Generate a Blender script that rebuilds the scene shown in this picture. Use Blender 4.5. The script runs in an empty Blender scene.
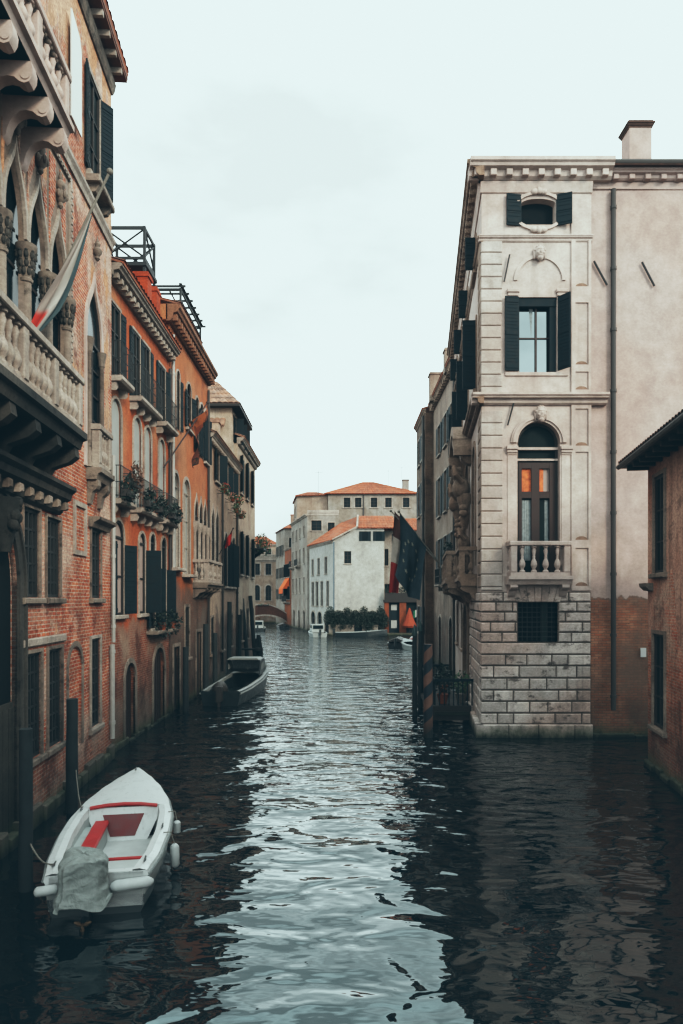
import bpy, math, random
from mathutils import Vector, noise as mnoise
random.seed(7)
R = math.radians
PI = math.pi
scene = bpy.context.scene
COL = scene.collection
HC, FPX, CX, HOR = 4.5, 683.0, 341.5, 600.0      # eye height, focal length and principal point of the camera

# ------------------------------------------------------------------ frames and mesh builder
class Fr:
    """A facade: u runs along the wall, w points out of it, z up."""
    def __init__(s, ox, oy, dx, dy, nx, ny):
        l = math.hypot(dx, dy); m = math.hypot(nx, ny)
        s.o = (ox, oy); s.d = (dx/l, dy/l); s.n = (nx/m, ny/m)
    def p(s, u, w, z):
        return (s.o[0]+s.d[0]*u+s.n[0]*w, s.o[1]+s.d[1]*u+s.n[1]*w, z)
    def u(s, px, w=0):
        k = (px-CX)/FPX
        ox = s.o[0]+s.n[0]*w; oy = s.o[1]+s.n[1]*w
        return (k*oy-ox)/(s.d[0]-k*s.d[1])
    def z(s, px, py, w=0):
        y = s.p(s.u(px, w), w, 0)[1]
        return HC+(HOR-py)*y/FPX
WORLD = Fr(0, 0, 1, 0, 0, 1)

class MB:
    def __init__(s, fr=WORLD):
        s.v = []; s.f = []; s.fr = fr; s.uv = {}; s.smooth = False
    def P(s, u, w, z):
        s.v.append(s.fr.p(u, w, z)); return len(s.v)-1
    def face(s, pts, uv=None):
        ids = [s.P(*p) for p in pts]; s.f.append(ids)
        if uv: s.uv[len(s.f)-1] = uv
    def box(s, u0, u1, w0, w1, z0, z1, ch=0):
        if ch:   # chamfered outer edges on the +w face
            i = [s.P(*p) for p in ((u0,w0,z0),(u1,w0,z0),(u1,w0,z1),(u0,w0,z1),
                 (u0,w1-ch,z0),(u1,w1-ch,z0),(u1,w1-ch,z1),(u0,w1-ch,z1),
                 (u0+ch,w1,z0+ch),(u1-ch,w1,z0+ch),(u1-ch,w1,z1-ch),(u0+ch,w1,z1-ch))]
            for a in ((0,1,2,3),(8,9,10,11)): s.f.append([i[k] for k in a])
            for k in range(4):
                n = (k+1) % 4
                s.f.append([i[k],i[n],i[4+n],i[4+k]]); s.f.append([i[4+k],i[4+n],i[8+n],i[8+k]])
            return
        i = [s.P(u, w, z) for z in (z0, z1) for (u, w) in ((u0,w0),(u1,w0),(u1,w1),(u0,w1))]
        for a in ((3,2,1,0),(4,5,6,7),(0,1,5,4),(1,2,6,5),(2,3,7,6),(3,0,4,7)):
            s.f.append([i[k] for k in a])
    def tube(s, pts, r, n=8, cap=True):
        """round bar through points (u,w,z); r a number or a list"""
        rs = r if isinstance(r, (list, tuple)) else [r]*len(pts)
        P = [Vector(s.fr.p(*p)) for p in pts]
        rings = []; ref = None
        for k, p in enumerate(P):
            t = (P[min(k+1, len(P)-1)]-P[max(k-1, 0)]).normalized()
            if ref is None: ref = Vector((0,0,1)) if abs(t.z) < .9 else Vector((1,0,0))
            a = t.cross(ref).normalized(); b = t.cross(a).normalized(); ref = a.cross(t)
            ring = []
            for j in range(n):
                q = p + (a*math.cos(2*PI*j/n)+b*math.sin(2*PI*j/n))*rs[k]
                s.v.append(tuple(q)); ring.append(len(s.v)-1)
            rings.append(ring)
        for A, B in zip(rings, rings[1:]):
            for j in range(n): s.f.append([A[j], A[(j+1)%n], B[(j+1)%n], B[j]])
        if cap: s.f.append(rings[0][::-1]); s.f.append(rings[-1])
    def lathe(s, u, w, prof, n=12):
        rings = []
        for (r, z) in prof:
            rings.append([s.P(u+r*math.cos(2*PI*j/n), w+r*math.sin(2*PI*j/n), z) for j in range(n)])
        for A, B in zip(rings, rings[1:]):
            for j in range(n): s.f.append([A[j], A[(j+1)%n], B[(j+1)%n], B[j]])
        s.f.append(rings[0][::-1]); s.f.append(rings[-1])
    def prism(s, poly, w0, w1):
        """polygon in (u,z) pushed from w0 to w1"""
        a = [s.P(u, w0, z) for u, z in poly]; b = [s.P(u, w1, z) for u, z in poly]
        n = len(poly); s.f.append(a[::-1]); s.f.append(b)
        for k in range(n): s.f.append([a[k], a[(k+1)%n], b[(k+1)%n], b[k]])
    def vprism(s, poly, z0, z1):
        """polygon in (u,w) raised from z0 to z1"""
        a = [s.P(u, w, z0) for u, w in poly]; b = [s.P(u, w, z1) for u, w in poly]
        n = len(poly); s.f.append(a[::-1]); s.f.append(b)
        for k in range(n): s.f.append([a[k], a[(k+1)%n], b[(k+1)%n], b[k]])
    def prof(s, pts, u0, u1):
        """profile in (w,z) run along u"""
        a = [s.P(u0, w, z) for w, z in pts]; b = [s.P(u1, w, z) for w, z in pts]
        n = len(pts); s.f.append(a[::-1]); s.f.append(b)
        for k in range(n): s.f.append([a[k], a[(k+1)%n], b[(k+1)%n], b[k]])
    def ring(s, inn, out, w0, w1):
        """band between two open outlines (u,z) of equal length, w0..w1"""
        A = [[s.P(u, w, z) for u, z in L] for L, w in ((inn,w0),(out,w0),(out,w1),(inn,w1))]
        for k in range(len(inn)-1):
            for j in range(4):
                a, b = A[j], A[(j+1)%4]
                s.f.append([a[k], a[k+1], b[k+1], b[k]])
        s.f.append([A[j][0] for j in range(4)]); s.f.append([A[j][-1] for j in (3,2,1,0)])
    def ball(s, u, w, z, ru, rw, rz, n=12, m=8, fn=None):
        rows = []
        for i in range(m+1):
            th = PI*i/m; row = []
            for j in range(n):
                ph = 2*PI*j/n
                x, y, q = math.sin(th)*math.cos(ph), math.sin(th)*math.sin(ph), math.cos(th)
                k = fn(x, y, q) if fn else 1
                row.append(s.P(u+ru*x*k, w+rw*y*k, z+rz*q*k))
            rows.append(row)
        for A, B in zip(rows, rows[1:]):
            for j in range(n): s.f.append([A[j], B[j], B[(j+1)%n], A[(j+1)%n]])
    def leaves(s, u, w, z, ru, rw, rz, n, size):
        """many small leaf faces through an uneven volume"""
        for _ in range(n):
            while True:
                x, y, q = (random.uniform(-1,1) for _ in range(3))
                if x*x+y*y+q*q < 1: break
            c = Vector(s.fr.p(u+ru*x, w+rw*y, z+rz*q))
            a = Vector((random.gauss(0,1), random.gauss(0,1), random.gauss(0,1))).normalized()
            b = a.cross(Vector((random.gauss(0,1), random.gauss(0,1), random.gauss(0,1)))).normalized()
            L = size*random.uniform(.6, 1.4)
            k = len(s.v)
            for q2 in (c-a*L, c+b*L*.45, c+a*L, c-b*L*.45): s.v.append(tuple(q2))
            s.f.append([k, k+1, k+2, k+3])

LOC = {}
def ob(name, mb, mat, parent=None, smooth=False, label=None):
    L = Vector(LOC.get(parent.name, (0,0,0))) if parent else Vector((0,0,0))
    me = bpy.data.meshes.new(name)
    vs = [tuple(Vector(v)-L) for v in mb.v]
    me.from_pydata(vs, [], mb.f)
    me.update()
    uvl = me.uv_layers.new(name='UVMap')
    for p in me.polygons:
        n = p.normal
        cu = mb.uv.get(p.index)
        if cu:
            for k, li in enumerate(p.loop_indices): uvl.data[li].uv = cu[k]
            continue
        if abs(n.z) > .75: tx, ty, flat = 1, 0, True
        else:
            l = math.hypot(n.x, n.y) or 1; tx, ty, flat = -n.y/l, n.x/l, False
            if abs(n.x) > abs(n.y):
                if ty < 0: tx, ty = -tx, -ty
            elif tx < 0: tx, ty = -tx, -ty
        for li in p.loop_indices:
            v = mb.v[me.loops[li].vertex_index]
            uvl.data[li].uv = (v[0], v[1]) if flat else (v[0]*tx+v[1]*ty, v[2])
    if smooth:
        me.polygons.foreach_set('use_smooth', [True]*len(me.polygons))
        me.set_sharp_from_angle(angle=R(40))
    me.materials.append(mat)
    o = bpy.data.objects.new(name, me); COL.objects.link(o)
    if parent: o.parent = parent
    LOC[o.name] = tuple(L)
    if label: o['label'] = label
    return o
def thing(name, label, cat, loc=(0,0,0), group=None):
    o = bpy.data.objects.new(name, None); COL.objects.link(o)
    o.location = loc; o.empty_display_size = .3
    LOC[o.name] = tuple(loc); o['label'] = label; o['category'] = cat
    if group: o['group'] = group
    return o
def tag(o, label, cat, group=None):
    o['label'] = label; o['category'] = cat
    if group: o['group'] = group
    return o
def struct(name, mb, mat, **k):
    o = ob(name, mb, mat, **k); o['kind'] = 'structure'; return o

# ------------------------------------------------------------------ materials
def lin(h):
    h = h.lstrip('#'); out = []
    for k in (0, 2, 4):
        c = int(h[k:k+2], 16)/255
        out.append(c/12.92 if c <= .04045 else ((c+.055)/1.055)**2.4)
    return tuple(x*.58 for x in out)
class NT:
    def __init__(s, name):
        s.m = bpy.data.materials.new(name); s.m.use_nodes = True
        s.t = s.m.node_tree; s.t.nodes.clear()
        s.out = s.t.nodes.new('ShaderNodeOutputMaterial')
        g = s.t.nodes.new('ShaderNodeNewGeometry'); s.pos = g.outputs['Position']; s.island = g.outputs['Random Per Island']
        s.nrm = g.outputs['Normal']
        sx = s.t.nodes.new('ShaderNodeSeparateXYZ'); s.t.links.new(s.pos, sx.inputs[0]); s.x, s.y, s.zz = sx.outputs
        u = s.t.nodes.new('ShaderNodeUVMap'); u.uv_map = 'UVMap'; s.uvo = u.outputs[0]
    def put(s, sock, val):
        if val is None: return
        if isinstance(val, bpy.types.NodeSocket): s.t.links.new(val, sock)
        elif isinstance(val, (tuple, list)):
            sock.default_value = (*val, 1) if len(val) == 3 and len(sock.default_value) == 4 else val
        else: sock.default_value = val
    def math(s, op, a, b=None, c=None, clamp=False):
        n = s.t.nodes.new('ShaderNodeMath'); n.operation = op; n.use_clamp = clamp
        for k, v in enumerate((a, b, c)):
            if v is not None: s.put(n.inputs[k], v)
        return n.outputs[0]
    def noise(s, scale, detail=4, vec=None, rough=.55, dist=0):
        n = s.t.nodes.new('ShaderNodeTexNoise'); s.put(n.inputs['Vector'], vec if vec is not None else s.pos)
        n.inputs['Scale'].default_value = scale; n.inputs['Detail'].default_value = detail
        n.inputs['Roughness'].default_value = rough; n.inputs['Distortion'].default_value = dist
        return n.outputs['Fac']
    def scaled(s, v, sc, off=(0,0,0)):
        n = s.t.nodes.new('ShaderNodeMapping'); s.put(n.inputs['Vector'], v)
        n.inputs['Scale'].default_value = sc; n.inputs['Location'].default_value = off
        return n.outputs[0]
    def mix(s, f, a, b, mode='MIX'):
        n = s.t.nodes.new('ShaderNodeMix'); n.data_type = 'RGBA'; n.blend_type = mode
        s.put(n.inputs[0], f); s.put(n.inputs[6], a); s.put(n.inputs[7], b)
        return n.outputs[2]
    def rng(s, v, a, b, c=0, d=1, smooth=True):
        n = s.t.nodes.new('ShaderNodeMapRange')
        n.interpolation_type = 'SMOOTHSTEP' if smooth else 'LINEAR'; n.clamp = True
        s.put(n.inputs[0], v)
        for k, q in enumerate((a, b, c, d)): n.inputs[k+1].default_value = q
        return n.outputs[0]
    def bump(s, h, strength=.5, dist=.02, normal=None):
        n = s.t.nodes.new('ShaderNodeBump'); n.inputs['Strength'].default_value = strength
        n.inputs['Distance'].default_value = dist; s.put(n.inputs['Height'], h)
        if normal is not None: s.put(n.inputs['Normal'], normal)
        return n.outputs[0]
    def brick(s, c1, c2, cm, bw=.26, rh=.075, mortar=.009, vec=None):
        n = s.t.nodes.new('ShaderNodeTexBrick'); s.put(n.inputs['Vector'], vec if vec is not None else s.uvo)
        n.inputs['Scale'].default_value = 1; n.inputs['Brick Width'].default_value = bw; n.inputs['Row Height'].default_value = rh
        n.inputs['Mortar Size'].default_value = mortar; n.inputs['Mortar Smooth'].default_value = .2; n.inputs['Bias'].default_value = 0
        s.put(n.inputs['Color1'], c1); s.put(n.inputs['Color2'], c2); s.put(n.inputs['Mortar'], cm)
        return n.outputs['Color'], n.outputs['Fac']
    def bsdf(s, color, rough=.8, normal=None, spec=.3, metal=0, **k):
        n = s.t.nodes.new('ShaderNodeBsdfPrincipled')
        s.put(n.inputs['Base Color'], color); s.put(n.inputs['Roughness'], rough)
        s.put(n.inputs['Specular IOR Level'], spec); s.put(n.inputs['Metallic'], metal)
        for a, b in k.items(): s.put(n.inputs[a], b)
        if normal is not None: s.put(n.inputs['Normal'], normal)
        s.t.links.new(n.outputs[0], s.out.inputs[0]); return n
def sc(c, k): return tuple(x*k for x in c)

DAMP_SHADE = lin('#1c2624'); ALB = .62
def wall_mat(name, pa, pb, brick=None, cover=None, streak=.35, damp_shade=1.2, dirt_shade=.5, isl=0.0, bw=.26, rh=.075, spots=0.0, grime=.5, alb=1.0, crunch=.3):
    """plaster pa..pb; brick=(c1,c2,mortar) laid bare where cover says: (height, softness, noise amount)"""
    t = NT(name)
    n1 = t.noise(.35, 6); n2 = t.noise(2.2, 8, rough=.65); n3 = t.noise(30, 3)
    col = t.mix(t.rng(n1, .38, .62), pa, pb)
    col = t.mix(1, col, t.rng(n2, .25, .75, .72, 1.18, False), 'MULTIPLY')
    n4 = t.noise(.9, 8, vec=t.scaled(t.pos, (1,1,.55), (31,7,3)), rough=.6)
    st = t.noise(1, 6, vec=t.scaled(t.pos, (2.6,2.6,.14)), rough=.6)
    col = t.mix(t.math('MULTIPLY', t.rng(st, .5, .72), streak), col, sc(pb, .45))
    h = t.math('MULTIPLY', n3, .15)
    h = t.math('ADD', h, t.math('MULTIPLY', n2, .5))
    if brick:
        bc, bf = t.brick(brick[0], brick[1], brick[2], bw, rh, .1*rh+.002)
        bn = t.noise(1.3, 7, rough=.6); bv = t.noise(.5, 5, vec=t.scaled(t.pos, (1,1,1), (9,2,5)))
        bc = t.mix(1, bc, t.rng(bn, .3, .7, .5, 1.35, False), 'MULTIPLY')
        lf = t.noise(1, 3, vec=t.scaled(t.uvo, (4.2, 13, 1)))                 # single bricks, burnt or bleached
        bc = t.mix(t.rng(lf, .58, .72, 0, .75), bc, sc(brick[0], .35)); bc = t.mix(t.rng(lf, .42, .28, 0, .6), bc, sc(brick[2], 1.0))
        bv2 = t.noise(.9, 8, vec=t.scaled(t.pos, (1,1,.7), (2,8,1)), rough=.7)
        bc = t.mix(t.rng(bv, .46, .64, 0, .8), bc, sc(brick[2], 1.05))       # mortar smeared over the face
        bc = t.mix(t.rng(bv2, .53, .64, 0, .75), bc, sc(brick[0], .32))
        zc, soft, amt, zs = (*cover, 1)[:4]
        m = t.math('ADD', t.math('MULTIPLY', t.math('SUBTRACT', n4, .5), amt), t.math('MULTIPLY', t.math('SUBTRACT', t.zz, zc), zs))
        m = t.rng(m, -soft, soft)
        col = t.mix(m, bc, col)
        edge = t.math('MULTIPLY', t.math('MULTIPLY', m, t.math('SUBTRACT', 1, m)), 2.5, clamp=True)
        col = t.mix(edge, col, sc(brick[2], .8))
        hb = t.math('SUBTRACT', t.math('MULTIPLY', bn, .4), bf)
        h = t.math('ADD', t.math('MULTIPLY', hb, t.math('SUBTRACT', 1, m)), t.math('MULTIPLY', h, t.math('ADD', m, .4)))
    gr = t.noise(.55, 10, vec=t.scaled(t.pos, (1.3,1.3,.8), (17,5,2)), rough=.72)       # blotchy grime and bleached spots
    col = t.mix(t.rng(gr, .52, .68, 0, grime), col, sc(pb, .22)); col = t.mix(t.rng(gr, .44, .3, 0, grime*.55), col, sc(pa, 1.18))
    ds = t.noise(1, 7, vec=t.scaled(t.pos, (5.5,5.5,.2), (6,1,9)), rough=.65)
    col = t.mix(t.rng(ds, .56, .74, 0, grime*.9), col, sc(pb, .25))
    cr_ = t.noise(11, 7, vec=t.scaled(t.pos, (1,1,1.5), (2,6,4)), rough=.78)
    col = t.mix(1, col, t.rng(cr_, .34, .66, 1-crunch, 1+crunch*.9, False), 'MULTIPLY')
    if isl: col = t.mix(1, col, t.rng(t.island, 0, 1, 1-isl, 1+isl*.4, False), 'MULTIPLY')
    if spots:
        sp = t.noise(1.7, 9, vec=t.scaled(t.pos, (1,1,1.6), (3,3,3)), rough=.72)
        col = t.mix(t.rng(sp, .53, .65, 0, spots), col, sc(pb, .12))
    d = t.noise(.8, 7, vec=t.scaled(t.pos, (1.5,1.5,.5)), rough=.65)
    zd = t.math('ADD', t.zz, t.math('MULTIPLY', t.math('SUBTRACT', d, .5), -2.2*damp_shade))
    col = t.mix(t.rng(zd, 0, damp_shade*2.4, dirt_shade, 0), col, t.mix(.25, sc(DAMP_SHADE, 1), col, 'MIX'))  # damp near the water; also carries lower-wall shade in the colour
    tz = t.math('ADD', t.zz, t.math('MULTIPLY', t.math('SUBTRACT', t.noise(2.6, 8, vec=t.scaled(t.pos, (1,1,.6)), rough=.7), .5), -.7))
    col = t.mix(t.rng(tz, .1, .5, .75, 0), col, lin('#46523a')); col = t.mix(t.rng(tz, .0, .22, .9, 0), col, lin('#141b17'))          # tide line
    col = t.mix(1, col, (ALB*alb,)*3, 'MULTIPLY')
    t.bsdf(col, .88, t.bump(h, .55, .02), spec=.2)
    return t.m
def plain(name, c, rough=.6, var=.25, spec=.4, metal=0, scale=6, bump=.15):
    t = NT(name); n = t.noise(scale, 6, rough=.6)
    col = t.mix(1, c, t.rng(n, .3, .7, 1-var, 1+var, False), 'MULTIPLY')
    t.bsdf(col, t.rng(n, .3, .7, max(.05, rough-.12), min(1, rough+.12), False), t.bump(n, bump, .01), spec=spec, metal=metal)
    return t.m

M = {}
ST1, ST2 = lin('#cfc0b2'), lin('#b59f90')
M['palace_brick'] = wall_mat('palace_brick', lin('#d8ae92'), lin('#d0946e'), (lin('#b5502f'), lin('#cc7650'), lin('#d3bcac')), (15.5, .3, 14, .2), grime=.5, streak=.3, damp_shade=1.0, dirt_shade=.7, alb=1.65, crunch=.6, rh=.085)
M['orange'] = wall_mat('orange_plaster', lin('#cd6a3e'), lin('#d18a64'), (lin('#9a4a2e'), lin('#b3684a'), lin('#b39c8a')), (3.6, .35, 2.4), streak=.4, damp_shade=1.4, dirt_shade=.8, alb=1.42, crunch=.34)
M['orange_pale'] = wall_mat('pale_orange_plaster', lin('#cb7446'), lin('#cf8a62'), (lin('#84503a'), lin('#8f6a55'), lin('#857a70')), (4.6, .6, 3.4), streak=.45, damp_shade=2.6, dirt_shade=.9, alb=1.42, crunch=.34)
M['beige'] = wall_mat('beige_plaster', lin('#c9b09c'), lin('#b99b86'), (lin('#7d4a38'), lin('#8d6450'), lin('#8d8076')), (3.2, .3, 7), streak=.4, damp_shade=1.8, dirt_shade=.8, alb=1.4)
M['cream'] = wall_mat('cream_plaster', lin('#d2c0ae'), lin('#c2a994'), (lin('#7d4a38'), lin('#8d6450'), lin('#8d8076')), (2.2, .4, 2.0), streak=.3, damp_shade=1.6, dirt_shade=.7, alb=1.35)
M['stone'] = wall_mat('istrian_stone', lin('#e4d3ca'), lin('#d4beb4'), grime=.2, streak=.28, damp_shade=.5, dirt_shade=.5, isl=.06, alb=1.52, crunch=.12, spots=.0)
M['dirty_stone'] = wall_mat('weathered_stone', lin('#b5a79a'), lin('#8d8076'), streak=.9, damp_shade=.6, dirt_shade=.7, isl=.2, spots=.75, alb=1.2)
M['dark_stone'] = wall_mat('soot_stone', lin('#6d6962'), lin('#3f4241'), streak=.7, damp_shade=.6, dirt_shade=.7, isl=.15, spots=.8)
M['side_stone'] = wall_mat('side_stone', lin('#bea593'), lin('#a58773'), streak=.7, damp_shade=.8, dirt_shade=.6, isl=.1, spots=.5, alb=1.3)
M['block'] = wall_mat('rusticated_stone', lin('#e6dad2'), lin('#cfb6aa'), streak=.4, damp_shade=.35, dirt_shade=.45, isl=.3, spots=.9, grime=.5, alb=1.66)
M['joint'] = plain('stone_joint', lin('#5e544c'), .95, .3)
M['pink_plaster'] = wall_mat('pink_plaster', lin('#d6c0b8'), lin('#ceb4aa'), (lin('#c07656'), lin('#d09878'), lin('#8f7666')), (4.55, .05, 1.3), grime=.03, crunch=.12, streak=.08, damp_shade=1.3, dirt_shade=.75, rh=.085, alb=1.42)
M['old_wall'] = wall_mat('old_wall', lin('#c09a86'), lin('#9d6650'), (lin('#b05a3e'), lin('#bd7a5c'), lin('#b09886')), (3.8, .3, 13), streak=.6, damp_shade=1.6, dirt_shade=.8, spots=.45, alb=2.2, crunch=.5)
M['brown_brick'] = wall_mat('brown_brick', lin('#a08672'), lin('#8c705c'), (lin('#7a5644'), lin('#8e6b56'), lin('#8b7b6c')), (30, .4, 2.0), streak=.4, damp_shade=1.8, dirt_shade=.7)
M['pale_row'] = wall_mat('pale_row_plaster', lin('#b7a496'), lin('#9c8576'), (lin('#7d5340'), lin('#8d6a55'), lin('#8d8076')), (3.2, .5, 2.6), streak=.7, damp_shade=1.8, dirt_shade=.7, alb=1.25)
M['white_wall'] = wall_mat('white_render', lin('#d2d1cb'), lin('#c6c4bd'), (lin('#8d6450'), lin('#9d7460'), lin('#a09488')), (.8, .2, .8), streak=.2, damp_shade=.8, dirt_shade=.45, grime=.25, alb=1.3)
M['grey_wall'] = wall_mat('grey_render', lin('#bdb6ad'), lin('#a99c90'), streak=.4, damp_shade=.8, dirt_shade=.4, alb=1.15)
M['far_beige'] = wall_mat('far_beige', lin('#b9a595'), lin('#a89080'), (lin('#8d5a44'), lin('#9d6a50'), lin('#a09488')), (2.5, .4, 2.0), streak=.4, damp_shade=1, dirt_shade=.5, alb=1.4)
M['far_orange'] = wall_mat('far_orange', lin('#bb6a44'), lin('#a8664a'), streak=.3, damp_shade=1, dirt_shade=.5)
M['chimney_orange'] = wall_mat('chimney_orange', lin('#d2572c'), lin('#c2542f'), streak=.15, damp_shade=.2, dirt_shade=.2, alb=1.2)
M['trim'] = wall_mat('pale_trim', lin('#cabfb4'), lin('#b3a69b'), streak=.4, damp_shade=.7, dirt_shade=.6, alb=1.35)
M['shutter'] = plain('shutter_paint', lin('#15252b'), .75, .3, .15)
M['shutter_green'] = plain('green_shutter_paint', lin('#1b3230'), .55, .3, .35)
M['wood_dark'] = plain('dark_wood', lin('#2a2624'), .7, .35, .3)
M['wood_brown'] = plain('brown_window_wood', lin('#33211d'), .6, .3, .3)
M['iron'] = plain('wrought_iron', lin('#1d2325'), .6, .3, .4)
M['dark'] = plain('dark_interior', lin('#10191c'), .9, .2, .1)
M['pipe_white'] = plain('pale_pipe', lin('#b3b4b0'), .5, .15, .4)
M['pipe_dark'] = plain('dark_pipe', lin('#33302e'), .6, .3, .4)
M['pipe_blue'] = plain('blue_grey_pipe', lin('#5b6d76'), .5, .2, .4)
M['blind'] = plain('grey_blind', lin('#aeb1ae'), .8, .12, .2, scale=2)
M['blind_pink'] = plain('pinkish_blind', lin('#b3a29b'), .8, .12, .2, scale=2)
M['curtain'] = plain('pale_curtain', lin('#8f999b'), .9, .3, .1, scale=9)
M['orange_glint'] = plain('orange_reflection', lin('#e8794a'), .7, .6, .2, scale=7)
M['banner'] = plain('white_banner', lin('#f4f8f6'), .8, .03, .1)
M['leaf'] = plain('dark_leaves', (.016,.03,.02), .6, .6, .3, scale=3)
M['leaf_green'] = plain('green_leaves', (.035,.07,.03), .6, .6, .3, scale=3)
M['flower_red'] = plain('red_flowers', (.5,.06,.03), .6, .4, .3, scale=6)
M['flower_pink'] = plain('pink_flowers', (.5,.18,.15), .6, .4, .3, scale=6)
M['terracotta'] = plain('terracotta', lin('#a2583a'), .85, .3, .2)
M['rope'] = plain('pale_rope', lin('#8b8880'), .9, .2, .1)

def tile_mat(name, a, b):
    t = NT(name); n = t.noise(1.2, 7, rough=.7); m = t.noise(5, 3)
    col = t.mix(t.rng(n, .35, .65), a, b)
    col = t.mix(1, col, t.rng(t.island, 0, 1, .75, 1.15, False), 'MULTIPLY')
    col = t.mix(1, col, t.rng(m, .3, .7, .7, 1.25, False), 'MULTIPLY')
    k = t.noise(.6, 8, vec=t.scaled(t.pos, (1,1,1), (4,4,4)), rough=.7)
    col = t.mix(t.rng(k, .55, .7, 0, .5), col, lin('#4b3f38'))
    t.bsdf(col, .9, t.bump(m, .4, .02), spec=.15); return t.m
M['tile'] = tile_mat('roof_tile', lin('#b5694a'), lin('#9c7260'))
M['tile_far'] = tile_mat('orange_roof_tile', lin('#b05f42'), lin('#9c6650'))
M['tile_old'] = tile_mat('old_roof_tile', lin('#6b4a3e'), lin('#5a4a44'))
M['tile_pale'] = tile_mat('pale_roof_tile', lin('#b98a72'), lin('#8f776a'))

def glass_mat(name, c, rough=.06, refl=.5):
    t = NT(name); n = t.noise(.9, 3)
    t.bsdf(t.mix(t.rng(n, .3, .7), c, sc(c, 2)), rough, t.bump(t.noise(1.5, 2), .08, .03), spec=refl)
    return t.m
M['glass'] = glass_mat('dark_glass', lin('#121c20'), .12, .08)
M['glass_dull'] = glass_mat('dull_glass', lin('#141d1e'), .5, .03)
M['glass_sky'] = None
t = NT('sky_reflecting_glass')
g = t.t.nodes.new('ShaderNodeBsdfGlossy'); g.inputs['Roughness'].default_value = .03; g.inputs['Color'].default_value = (.15,.175,.18,1)
g.inputs['Normal'].default_value = (0,0,0); t.t.links.new(t.bump(t.noise(.8, 2), .06, .1), g.inputs['Normal'])
t.t.links.new(g.outputs[0], t.out.inputs[0]); M['glass_sky'] = t.m

# ------------------------------------------------------------------ building pieces
def arch_pts(u0, u1, zs, z1, kind, n=10):
    c, a, h = (u0+u1)/2, (u1-u0)/2, z1-zs
    out = []
    if kind == 'arch':
        for k in range(2*n+1):
            th = PI*(1-k/(2*n)); out.append((c+a*math.cos(th), zs+h*math.sin(th)))
    else:   # ogee, the pointed double curve of a Gothic window
        def bz(t):
            q = 1-t
            x = q**3+3*q*q*t*1.0+3*q*t*t*.22; y = 3*q*q*t*.62+3*q*t*t*.62+t**3
            return x, y
        L = [bz(k/n) for k in range(n+1)]
        out = [(c-a*x, zs+h*y) for x, y in L]+[(c+a*x, zs+h*y) for x, y in reversed(L[:-1])]
    return out
def outline(h, e=0.0, eb=None):
    """open outline of an opening, grown by e: from the bottom left over the top to the bottom right"""
    u0, u1, z0, z1, kind = h['u0']-e, h['u1']+e, h['z0'], h['z1']+e, h['kind']
    if kind == 'rect': return [(u0, z0), (u0, z1), (u1, z1), (u1, z0)]
    return [(u0, z0)]+arch_pts(u0, u1, h['zs'], z1 + (e*.6 if kind == 'ogee' else 0), kind)+[(u1, z0)]
def hole(u0, u1, z0, z1, kind='rect', rise=None, depth=.22):
    if u0 > u1: u0, u1 = u1, u0
    r = rise if rise is not None else ((u1-u0)/2 if kind == 'arch' else (u1-u0)*.95)
    return dict(u0=u0, u1=u1, z0=z0, z1=z1, kind=kind, zs=z1-r, depth=depth)
def facade(mb, u0, u1, z0, z1, holes, w=0):
    us = sorted({u0, u1, *[x for h in holes for x in (h['u0'], h['u1']) if u0 < x < u1]})
    zs = sorted({z0, z1, *[x for h in holes for x in (h['z0'], h['z1']) if z0 < x < z1]})
    for a, b in zip(us, us[1:]):
        run = None
        for c, d in zip(zs, zs[1:]):
            mu, mz = (a+b)/2, (c+d)/2
            solid = not any(h['u0'] < mu < h['u1'] and h['z0'] < mz < h['z1'] for h in holes)
            if solid: run = (run[0] if run else c, d)
            if run and (not solid or d == zs[-1]):
                mb.face([(a,w,run[0]),(b,w,run[0]),(b,w,run[1]),(a,w,run[1])]); run = None
    for h in holes:
        L = outline(h); d = h['depth']
        if h['kind'] != 'rect':
            for (a, p), (b, q) in zip(L[1:-1], L[2:-1]):
                if b-a > 1e-6: mb.face([(a,w,p),(b,w,q),(b,w,h['z1']),(a,w,h['z1'])])
        for (a, p), (b, q) in zip(L, L[1:]+L[:1]):
            mb.face([(a,w,p),(b,w,q),(b,w-d,q),(a,w-d,p)])
def shell(mb, u0, u1, dep, z0, z1, holes, top=True):
    facade(mb, u0, u1, z0, z1, holes)
    mb.face([(u0,0,z0),(u0,-dep,z0),(u0,-dep,z1),(u0,0,z1)])
    mb.face([(u1,0,z0),(u1,-dep,z0),(u1,-dep,z1),(u1,0,z1)])
    mb.face([(u0,-dep,z0),(u1,-dep,z0),(u1,-dep,z1),(u0,-dep,z1)])
    if top: mb.face([(u0,0,z1),(u1,0,z1),(u1,-dep,z1),(u0,-dep,z1)])
def leaf(mb, hu, sgn, wid, ang, z0, z1, th=.045, w=.03, detail=True):
    """one shutter leaf hinged at u=hu; ang 0 = closed, 180 = flat on the wall"""
    a = R(ang); du, dw = sgn*math.cos(a), math.sin(a); nu, nw = -dw*sgn, du*sgn
    def bx(s0, s1, t0, t1, a0, a1):
        q = [(hu+du*s+nu*t, w+dw*s+nw*t) for s, t in ((s0,t0),(s1,t0),(s1,t1),(s0,t1))]
        mb.vprism(q, a0, a1)
    bx(.0, wid, 0, th, z0, z1)
    if detail:
        for zz in (z0+.08, (z0+z1)/2-.05, z1-.2): bx(.02, wid-.02, -.018, th+.018, zz, zz+.12)
        n = max(4, int((z1-z0)/.11))
        for k in range(n):
            zz = z0+(z1-z0)*(k+.5)/n
            bx(.05, wid-.05, -.009, th+.009, zz, zz+.045)
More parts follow.
